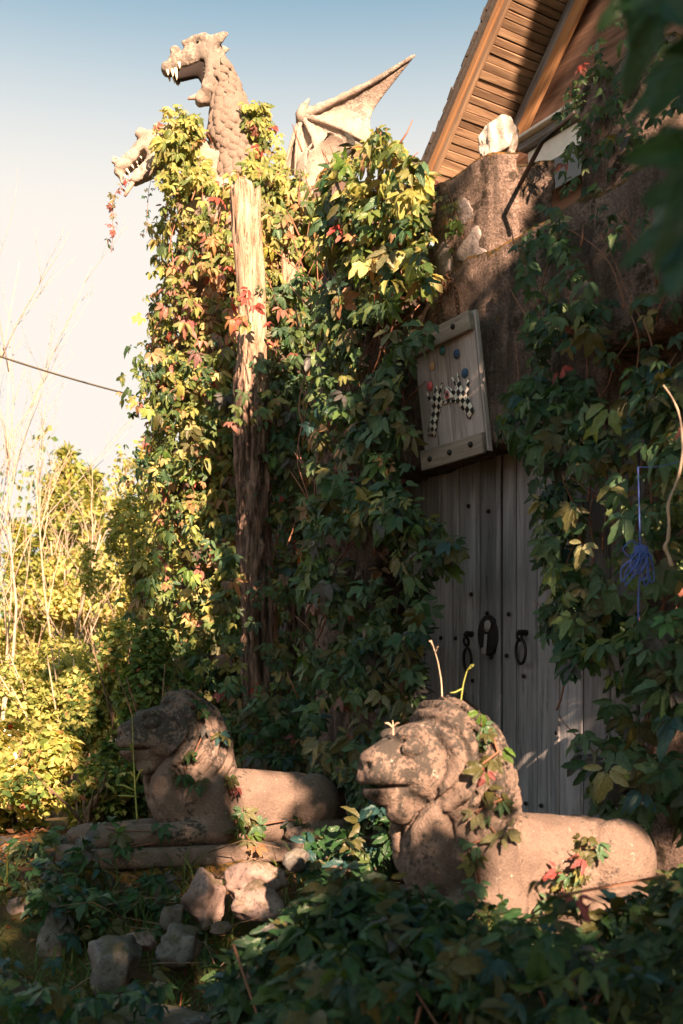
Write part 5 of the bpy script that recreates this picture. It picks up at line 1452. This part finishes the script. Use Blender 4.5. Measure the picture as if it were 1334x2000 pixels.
# ------------------------------------------------------------------ background shrubs and trees
quad = [(np.array([(0, 0, 0), (.32, .5, .06), (0, 1, -.08), (-.32, .5, .06)], float), np.array([(0, 1, 2), (0, 2, 3)]), np.zeros((4, 3)))]
def blob_leaves(c, r, n, size, pal, lumps=9, seed=0, mode='shell'):
    rr = np.random.default_rng(seed)
    cs = np.array(c) + rr.normal(size=(lumps, 3)) * np.array(r) * 0.52
    ls = rr.uniform(0.32, 0.62, lumps)
    k = rr.integers(lumps, size=n); d = rr.normal(size=(n, 3)); d /= np.linalg.norm(d, axis=1)[:, None]
    rad = ls[k] * rr.uniform(0.55, 1.08, n) ** (0.6)
    pos = cs[k] + d * rad[:, None] * np.array(r)
    nz = fbm(pos[:, 0] * 2.2 / r[0] * .8, pos[:, 1] * 2, pos[:, 2] * 2.2 + seed, 2)
    m = nz > -0.12; pos, d = pos[m], d[m]; n = len(pos)
    col = pick(pal, n) if isinstance(pal, str) else np.concatenate([pick(pal[0], n // 2), pick(pal[1], n - n // 2)])
    return pos, d + np.array([0, 0, .5]) + rr.normal(size=(n, 3)) * .7, rr.normal(size=(n, 3)) + np.array([0, 0, -.3]), rr.uniform(size * .7, size * 1.4, n), col
def shrub(label, px, py, Y, wx, hz, n, size, pal, seed, name='shrub', cat='shrub', group='shrubs left of the tower', pale=False):
    c = P(px, py, Y); s = Y / FPX; gz = float(gh(c.x, c.y))
    e = empty(name, (c.x, c.y, gz)); tag(e, label, cat, group)
    b = np.array(e.location)
    pos, nn, tip, sz, col = blob_leaves(tuple(c), (wx * s, min(wx * s, 1.6), hz * s), n, size, pal, 11, seed)
    pos[:, 2] = np.maximum(pos[:, 2], gz + .03)
    V, T, C, A = leaf_arrays(quad, pos - b, nn, tip, sz, col)
    o = link('crown', np_mesh('crown', V, T, col=C, lf=A), M['bgleaf'], e)
    mb = MB(); rr = random.Random(seed)
    for k in range(16):
        tx, tz = rr.uniform(-.8, .8) * wx * s, rr.uniform(.2, .9) * hz * s + c.z - gz
        mb.tube([(rr.uniform(-.15, .15), rr.uniform(-.15, .15), -.1), (tx * .35, rr.uniform(-.3, .2), tz * .5), (tx, rr.uniform(-.6, .2), tz)], [.018, .011, .004], 5)
    mb.build('stems', M['palewood'] if pale else M['bark'], e)
    return e
shrub('golden leafy shrub in full sun at mid left, largest of the bushes', 120, 1400, 11.0, 150, 150, 17000, 0.062, ('bg', 'bg2'), 1, pale=True)
shrub('tall yellowing shrub against the tower edge under the pale sky', 290, 1190, 13.5, 85, 150, 14000, 0.062, ('bg', 'bg2'), 2)
shrub('shaded dark green shrub right behind the far lion head', 300, 1440, 8.3, 75, 150, 9000, 0.058, 'bgdark', 3)
shrub('bright bush at the left edge beside the white board', 0, 1530, 8.6, 110, 100, 9000, 0.065, ('bg', 'sunny'), 4)
shrub('hazy golden bush farther back at the left edge', 40, 1290, 17, 120, 90, 10000, 0.085, 'bg', 5)
shrub('low green bush with reddish leaves below the golden shrub', 175, 1560, 8.0, 110, 65, 7500, 0.055, ('bgdark', 'sunny'), 6)
shrub('leafy green bush between the golden shrub and the tower foot', 255, 1300, 10.5, 85, 120, 11000, 0.058, ('bg', 'bgdark'), 7)
shrub('broad yellow bush filling the middle distance under the pines', 190, 1200, 20, 150, 70, 11000, 0.10, 'bg', 8)

def bare_tree(label, px, Y, base_py, top_py, seed, spread=0.32, stems=3, name='bare_tree', r0=0.06, mat='palewood', fan=0.5):
    rr = random.Random(seed); c = P(px, base_py, Y); gz = float(gh(c.x, c.y)) - .1
    H = (EYE + (1450 - top_py) / FPX * Y) - gz
    e = empty(name, (c.x, c.y, gz)); tag(e, label, 'tree', 'bare trees at the left')
    tr = MB(); br = MB()
    def grow(mb, p, d, L, r, lev):
        n = 6; pts = [p.copy()]
        for k in range(n):
            d = (d + Vector((rr.gauss(0, .09), rr.gauss(0, .09), rr.gauss(0.03, .05)))).normalized(); pts.append(pts[-1] + d * L / n)
        mb.tube(pts, np.linspace(r, r * .35, n + 1), 6 if lev == 0 else 4)
        if lev < (3 if H > 6.5 else 2):
            for q in range([7, 5, 3][lev]):
                f = rr.uniform(.25, .98); k = min(int(f * n), n - 1); bp = pts[k].lerp(pts[k + 1], f * n - k)
                a = rr.uniform(0, 6.28); up = 0.75
                nd = (d * .9 + Vector((math.cos(a), math.sin(a), .25)) * fan).normalized()
                grow(br, bp, nd, L * rr.uniform(.3, .52) * (1.1 - .4 * f), r * .42, lev + 1)
    for s in range(stems):
        a = rr.uniform(0, 6.28); d = Vector((math.cos(a) * spread, math.sin(a) * spread, 1)).normalized()
        grow(tr, Vector((rr.uniform(-.2, .2), rr.uniform(-.2, .2), 0)), d, H * rr.uniform(.75, 1), r0, 0)
    tr.build('trunk', M[mat], e); br.build('branches', M[mat], e)
bare_tree('tall leafless tree with fine twigs against the sky at the left edge', 5, 16, 1300, 540, 1, .14, 3, r0=.020)
bare_tree('leafless pale sapling right of the tallest bare tree', 75, 18, 1290, 860, 2, .22, 2, r0=.028)
bare_tree('leaning leafless tree low at the left edge', -10, 14, 1300, 860, 3, .3, 2, r0=.028)
bare_tree('slender bare tree in front of the pines', 130, 21, 1250, 960, 4, .12, 2, r0=.03)
bare_tree('thin bare stems left of the tall yellowing shrub', 205, 19, 1250, 1010, 5, .15, 3, r0=.025)

def pine(label, px, Y, top_py, wpx, seed):
    rr = np.random.default_rng(seed); r2 = random.Random(seed); c = P(px, 1400, Y); gz = float(gh(c.x, c.y)) - .2
    H = EYE + (1450 - top_py) / FPX * Y - gz; Rm = wpx / FPX * Y
    e = empty('pine_tree', (c.x, c.y, gz)); tag(e, label, 'pine tree', 'pines in the distance')
    mb = MB(); mb.tube([(0, 0, 0), (0.05, 0, H * .5), (0, 0, H)], [.14, .09, .015], 7); mb.build('trunk', M['bark'], e)
    P_, N_, T_ = [], [], []
    bm_ = MB(); z = H * .22
    while z < H * .985:
        f = (z / H - .22) / .78; L = Rm * (1.05 - f) ** .75 * r2.uniform(.7, 1.15)
        for q in range(5):
            a = r2.uniform(0, 6.28); d = np.array([math.cos(a), math.sin(a), r2.uniform(.05, .45)])
            m = int(130 * max(.35, 1 - f)); u = rr.uniform(.15, 1.05, m)
            pts = np.array([0, 0, z]) + d * (L * u)[:, None] + rr.normal(size=(m, 3)) * .085 * (.6 + L * .35)
            P_.append(pts); N_.append(rr.normal(size=(m, 3)) + np.array([0, 0, .8])); T_.append(np.tile(d, (m, 1)) + rr.normal(size=(m, 3)) * .7)
            bm_.tube([(0, 0, z), tuple(np.array([0, 0, z]) + d * L)], [.025, .006], 4)
        z += H * .035
    bm_.build('branches', M['bark'], e)
    pos = np.concatenate(P_); n = len(pos)
    q2 = [(quad[0][0] * np.array([.55, 1, 1]), quad[0][1], quad[0][2])]
    col = np.array([(0.20, 0.23, 0.07), (0.13, 0.17, 0.05), (0.30, 0.28, 0.09)])[rr.integers(3, size=n)]
    V, T, C, A = leaf_arrays(q2, pos, np.concatenate(N_), np.concatenate(T_), rr.uniform(.18, .32, n), col)
    link('crown', np_mesh('crown', V, T, col=C, lf=A), M['bgleaf'], e)
pine('pointed pine left of the distant pair', 95, 34, 925, 55, 1)
pine('tallest pine with its tip against the sky', 135, 32, 862, 60, 2)
pine('broad pine right of the tallest one', 178, 31, 905, 55, 3)
pine('small pine behind the bare saplings at the left edge', 40, 36, 1010, 60, 4)
def poplar(label, px, Y, top_py, wpx, seed):
    c = P(px, 1400, Y); gz = float(gh(c.x, c.y)) - .2; H = EYE + (1450 - top_py) / FPX * Y - gz; Rm = wpx / FPX * Y
    e = empty('poplar_tree', (c.x, c.y, gz)); tag(e, label, 'tree', 'pale trees in the distance')
    mb = MB(); rr = random.Random(seed); mb.tube([(0, 0, 0), (.1, 0, H * .5), (0, 0, H * .95)], [.12, .07, .01], 6)
    for k in range(26):
        z = H * rr.uniform(.3, .92); a = rr.uniform(0, 6.28); mb.tube([(0, 0, z), (math.cos(a) * Rm * .8, math.sin(a) * Rm * .8, z + .7)], [.025, .006], 4)
    mb.build('trunk', M['palewood'], e)
    pos, nn, tip, sz, col = blob_leaves((0, 0, H * .68), (Rm, Rm, H * .36), 4200, .13, 'bg', 14, seed)
    V, T, C, A = leaf_arrays(quad, pos, nn, tip, sz, col * 1.1); link('crown', np_mesh('crown', V, T, col=C, lf=A), M['bgleaf'], e)
poplar('pale thin leaved tree right of the pines', 242, 27, 885, 35, 1)
poplar('pale tree half hidden behind the tower edge', 300, 25, 985, 45, 2)
# far wood that closes the horizon
n = 60000; a = rng.uniform(-1.25, 0.5, n); d_ = rng.uniform(46, 70, n); top = 10.5 + 4.0 * fbm(a * 14, d_ * .05, a * 0 + 1, 3)
z = rng.random(n) ** .8 * top + .2
pos = np.stack([np.sin(a) * d_, np.cos(a) * d_, z], -1)
V, T, C, A = leaf_arrays(quad, pos, rng.normal(size=(n, 3)) + np.array([0, -.6, .6]), rng.normal(size=(n, 3)), rng.uniform(.22, .42, n), pick('bgdark', n))
fw = link('far_wood', np_mesh('far_wood', V, T, col=C, lf=A), M['bgleaf']); tag(fw, 'distant hazy woodland behind the shrubs', 'woodland', kind='stuff')

board = empty('white_board', P(-30, 1500, 10.2)); tag(board, 'overexposed white painted board at the left edge among shrubs', 'board')
for k in range(5):
    plank('board_strip', (0, 0, -.25 + .13 * k), (0.62, 0.03, 0.126), M['white'], board, (0, 0, R(-8)))
plank('post', (-.1, .05, -.35), (1.2, .06, .08), M['greywood'], board, (0, R(90), 0))

# ------------------------------------------------------------------ leaves hanging close to the lens at the upper right
ob = empty('overhanging_branch', P(1330, 100, 1.25)); tag(ob, 'dark blurred leafy branch hanging into the upper right corner', 'branch')
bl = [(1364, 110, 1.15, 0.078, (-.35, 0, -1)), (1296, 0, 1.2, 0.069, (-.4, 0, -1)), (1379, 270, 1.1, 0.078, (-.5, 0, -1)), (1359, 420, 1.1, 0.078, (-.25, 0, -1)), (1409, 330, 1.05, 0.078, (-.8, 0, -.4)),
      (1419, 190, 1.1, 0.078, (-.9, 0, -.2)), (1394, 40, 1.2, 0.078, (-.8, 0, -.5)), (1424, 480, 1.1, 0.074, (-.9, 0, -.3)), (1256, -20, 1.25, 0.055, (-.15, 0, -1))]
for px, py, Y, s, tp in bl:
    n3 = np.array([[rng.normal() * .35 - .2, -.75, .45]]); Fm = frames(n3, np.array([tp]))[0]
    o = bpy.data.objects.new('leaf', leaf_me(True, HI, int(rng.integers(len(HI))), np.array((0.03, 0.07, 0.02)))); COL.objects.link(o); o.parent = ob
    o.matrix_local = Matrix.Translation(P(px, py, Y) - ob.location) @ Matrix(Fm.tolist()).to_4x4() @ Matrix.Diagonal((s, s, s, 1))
mb = MB(); mb.tube([P(1480, -150, 1.3) - ob.location, P(1380, 60, 1.2) - ob.location, P(1345, 250, 1.12) - ob.location, P(1330, 420, 1.1) - ob.location], [.012, .008, .005, .003], 6); mb.build('twig', M['bark'], ob)

# ------------------------------------------------------------------ unseen trees added round the viewpoint to dim the skylight
def round_tree(label, x, y, h, r, seed):
    gz = float(gh(x, y)); e = empty('dimming_tree', (x, y, gz)); tag(e, label, 'tree', 'added trees that dim the skylight')
    mb = MB(); rr = random.Random(seed); mb.tube([(0, 0, -.2), (.1, 0, h * .4), (0, .1, h * .9)], [.24, .16, .04], 9)
    for k in range(18):
        z = h * rr.uniform(.15, .8); a = rr.uniform(0, 6.28); mb.tube([(0, 0, z), (math.cos(a) * r * .5, math.sin(a) * r * .5, z + .5), (math.cos(a) * r * .85, math.sin(a) * r * .85, z + .8)], [.05, .03, .008], 5)
    mb.build('trunk', M['bark'], e)
    pos, nn, tip, sz, col = blob_leaves((0, 0, h * .55), (r, r, h * .5), 11000, .26, 'dark', 22, seed)
    pos[:, 2] = np.maximum(pos[:, 2], .1)
    V, T, C, A = leaf_arrays(quad, pos, nn, tip, sz, col); link('crown', np_mesh('crown', V, T, col=C, lf=A), M['bgleaf'], e)
round_tree('unseen maple added right of the gate to dim the skylight', 7.6, 2.6, 9, 2.4, 1)
round_tree('unseen maple added far behind the viewpoint on the left to dim the skylight', -6.0, -9.5, 9, 3.4, 4)

# ------------------------------------------------------------------ the tree behind the viewpoint whose crown shades the gate; its gaps are shaped to let the sun patches through
LIT = [  # (polygon in photograph pixels, share of sun reaching it)
 ([(0, 0), (860, 0), (860, 330), (845, 560), (640, 640), (640, 820), (560, 1050), (440, 1150), (420, 1330), (300, 1290), (235, 1400), (170, 1500), (110, 1620), (0, 1640)], 1.0),
 ([(440, 800), (560, 760), (560, 1100), (440, 1140)], 0.7),
 ([(640, 560), (845, 540), (800, 680), (640, 700)], 0.45),
 ([(860, 0), (1040, 0), (1005, 120), (975, 240), (1010, 300), (850, 420)], 1.0),
 ([(1110, 60), (1190, 0), (1190, 80), (1110, 240), (1030, 290), (1010, 250)], 0.75),
 ([(945, 295), (1012, 295), (1012, 490), (950, 480)], 1.0), ([(1012, 298), (1100, 300), (1100, 350), (1012, 420)], 0.7),
 ([(845, 360), (945, 300), (950, 480), (850, 560)], 0.12),
 ([(850, 560), (950, 500), (1000, 640), (930, 700)], 0.2), ([(900, 760), (965, 720), (960, 880), (900, 840)], 0.6),
 ([(1295, 110), (1334, 110), (1334, 240), (1295, 230)], 1.0), ([(1220, 370), (1310, 360), (1290, 480), (1170, 580), (1180, 500)], 0.7),
 ([(1020, 540), (1100, 560), (1080, 640), (1020, 620)], 0.4), ([(1060, 380), (1110, 370), (1100, 480), (1060, 460)], 0.5),
 ([(1160, 760), (1230, 770), (1230, 1010), (1120, 1100), (1100, 1060), (1150, 960)], 0.75), ([(1130, 1440), (1220, 1430), (1210, 1600), (1120, 1590)], 0.65),
 ([(765, 1440), (850, 1365), (940, 1380), (1010, 1480), (1020, 1560), (960, 1520), (880, 1600), (830, 1620), (850, 1520), (830, 1500), (790, 1470)], 0.95),
 ([(1020, 1600), (1110, 1600), (1250, 1630), (1334, 1690), (1334, 1800), (1010, 1770), (960, 1720), (1010, 1660)], 1.0),
 ([(740, 1480), (830, 1500), (840, 1590), (790, 1580)], 0.12), ([(1090, 1100), (1140, 1090), (1130, 1180), (1090, 1180)], 0.4),
 ([(395, 1455), (432, 1450), (432, 1495), (395, 1495)], 1.0), ([(470, 1505), (560, 1510), (590, 1560), (570, 1600), (500, 1600), (470, 1570)], 1.0), ([(560, 1510), (650, 1560), (640, 1600), (560, 1600)], 0.5),
 ([(340, 1560), (420, 1550), (420, 1640), (340, 1640)], 0.35), ([(455, 1590), (520, 1590), (520, 1680), (455, 1680)], 0.7),
 ([(440, 1670), (620, 1660), (720, 1680), (720, 1720), (560, 1770), (520, 1800), (440, 1790)], 0.9), ([(370, 1690), (440, 1690), (440, 1790), (350, 1790)], 0.35),
 ([(0, 1640), (110, 1620), (60, 1800), (0, 1860)], 0.8),
 ([(940, 1800), (1130, 1800), (1120, 1990), (960, 2000)], 0.7), ([(1130, 1740), (1334, 1700), (1334, 1950), (1200, 1960)], 0.5),
 ([(690, 940), (745, 945), (740, 1005), (690, 1000)], 0.8), ([(1020, 400), (1100, 380), (1080, 480)], 0.2),
]
def lit(px, py):
    r = np.full(len(px), 0.03)
    for poly, v in LIT: r = np.where(in_poly(px, py, poly), v, r)
    return r
bpy.context.view_layer.update()
from mathutils.bvhtree import BVHTree
bv, bf, o_ = [], [], 0
solid = [ground, tower] + [c for r in (gate, house, lion1, lion2, dragon, sign, door) for c in r.children if c.type == 'MESH'] + [c for c in scene.objects if c.parent is None and c.type == 'MESH' and c.name.split('.')[0] in ('rock', 'dead_trunk', 'pedestal', 'quartz_rock')]
for ob_ in solid:
    if len(ob_.data.vertices) < 200 and ob_.name.split('.')[0] not in ('soffit_board', 'siding_plank', 'wall', 'plank', 'rake_trim', 'fascia_board'): continue
    me_ = ob_.data; v_ = np.empty(len(me_.vertices) * 3, np.float32); me_.vertices.foreach_get('co', v_); v_ = v_.reshape(-1, 3)
    mw = np.array(ob_.matrix_world); v_ = v_ @ mw[:3, :3].T + mw[:3, 3]
    bv += v_.tolist(); bf += [[i_ + o_ for i_ in p_.vertices] for p_ in me_.polygons]; o_ += len(v_)
bvh = BVHTree.FromPolygons(bv, bf)
eye = Vector((0, 0, EYE))
SU = SUN.cross(Vector((0, 0, 1))).normalized(); SV = SU.cross(SUN)
sx, sy = [g_.ravel() for g_ in np.meshgrid(np.arange(-60, 1400, 9.0), np.arange(-40, 2050, 9.0))]
sl = lit(np.clip(sx, 1, 1333), np.clip(sy, 1, 1999)); pts = []
for x_, y_, l_ in zip(sx, sy, sl):
    loc = bvh.ray_cast(eye, (P(x_, y_, 1.0) - eye).normalized(), 14)[0]
    if 560 < x_ < 850 and y_ < 1450:            # the pier creeper stands proud of the wall
        q_, n_q = on_wall(np.array([x_]), np.array([y_]), -0.5); loc = Vector(q_[0]) if q_[0][2] < 5.0 else loc
    elif x_ > 1060 and 420 < y_ < 1580:
        q_, n_q = on_wall(np.array([x_]), np.array([y_]), -0.6); loc = Vector(q_[0])
    elif y_ > 1760 and x_ > 450: loc = P(x_, y_, 3.25)            # the thicket in the foreground
    elif loc is None and 300 < x_ <= 600: loc = P(x_, y_, 9.2)
    if loc is not None: pts.append((loc.dot(SU), loc.dot(SV), loc.dot(SUN), l_))
for px_, py_, Y_b, s_b, tp_b in bl:            # the branch by the lens hangs in shade too
    for dx_b in range(-140, 141, 14):
        for dy_b in range(-40, 281, 16):
            q_ = P(px_ + dx_b, py_ + dy_b, Y_b); pts.append((q_.dot(SU), q_.dot(SV), q_.dot(SUN) - 4.0, 0.0))
pts = np.array(pts)
GS = 0.05; u0, v0 = pts[:, 0].min() - .6, pts[:, 1].min() - .6
nu, nv = int((pts[:, 0].max() + .6 - u0) / GS) + 1, int((pts[:, 1].max() + .6 - v0) / GS) + 1
gm = np.zeros((nu, nv)); lc_ = np.zeros((nu, nv))
iu = ((pts[:, 0] - u0) / GS).astype(int); iv = ((pts[:, 1] - v0) / GS).astype(int)
np.maximum.at(gm, (iu, iv), pts[:, 3]); np.add.at(lc_, (iu, iv), 1)          # a sunny spot wins over shade on the same ray
def blur(a):
    b_ = np.pad(a, 1); return sum(b_[1 + i_:b_.shape[0] - 1 + i_, 1 + j_:b_.shape[1] - 1 + j_] for i_ in (-1, 0, 1) for j_ in (-1, 0, 1))
known = lc_ > 0; gl = gm
near_shade = known & (gl < 0.5)
for _ in range(9): near_shade = blur(near_shade.astype(float)) > 0          # shade goes on a little past what is in view
for _ in range(2):                                                          # known sun spreads over unknown neighbours
    s2, k2_ = blur(gl * known), blur(known.astype(float)); gl = np.where(known, gl, s2 / np.maximum(k2_, 1e-6)); known = known | (k2_ > 0)
clear = blur((gl > 0.8).astype(float)) > 0                                   # keep leaves clear of the sunny gaps
cu, cv = np.nonzero(near_shade & ~clear)
NL = 46000
k_ = rng.integers(len(cu), size=NL); k_ = k_[rng.random(NL) > gl[cu[k_], cv[k_]]]
uu = u0 + (cu[k_] + rng.random(len(k_))) * GS; vv = v0 + (cv[k_] + rng.random(len(k_))) * GS
ww = np.median(pts[:, 2]) + rng.uniform(6.5, 9.5, len(k_))
crown = uu[:, None] * np.array(SU) + vv[:, None] * np.array(SV) + ww[:, None] * np.array(SUN)
tb = np.array(SU) * (uu.min() - 0.9) + np.array(SH) * (crown @ np.array(SH)).mean()      # trunk stands clear of the sunny gaps
TB = Vector((tb[0], tb[1], float(gh(tb[0], tb[1]))))
tree = empty('shade_tree', TB); tag(tree, 'leafy maple standing behind the viewpoint with its crown shaped to shade the gate', 'tree')
n = len(crown)
V, T, C, A = leaf_arrays(quad, crown - np.array(TB), np.array(SUN) * 1.0 + rng.normal(size=(n, 3)) * .5, rng.normal(size=(n, 3)), rng.uniform(.07, .11, n), pick('dark', n))
link('crown', np_mesh('shade_crown', V, T, col=C, lf=A), M['leaf'], tree)
mb = MB(); H_ = crown[:, 2].max() - TB.z
mb.tube([(0, 0, -.2), (.05, .1, H_ * .4), (-.05, .05, H_ * .75), (0, 0, H_)], [.24, .18, .1, .03], 10)
for k in range(30):
    e_ = crown[rng.integers(len(crown))] - np.array(TB); s_ = np.array([0, 0, max(.8, e_[2] - np.hypot(e_[0], e_[1]) * .35)])
    mb.tube([s_, s_ * .5 + e_ * .5 + np.array([0, 0, .12]), e_], [.03, .016, .006], 5)
mb.build('trunk', M['bark'], tree)
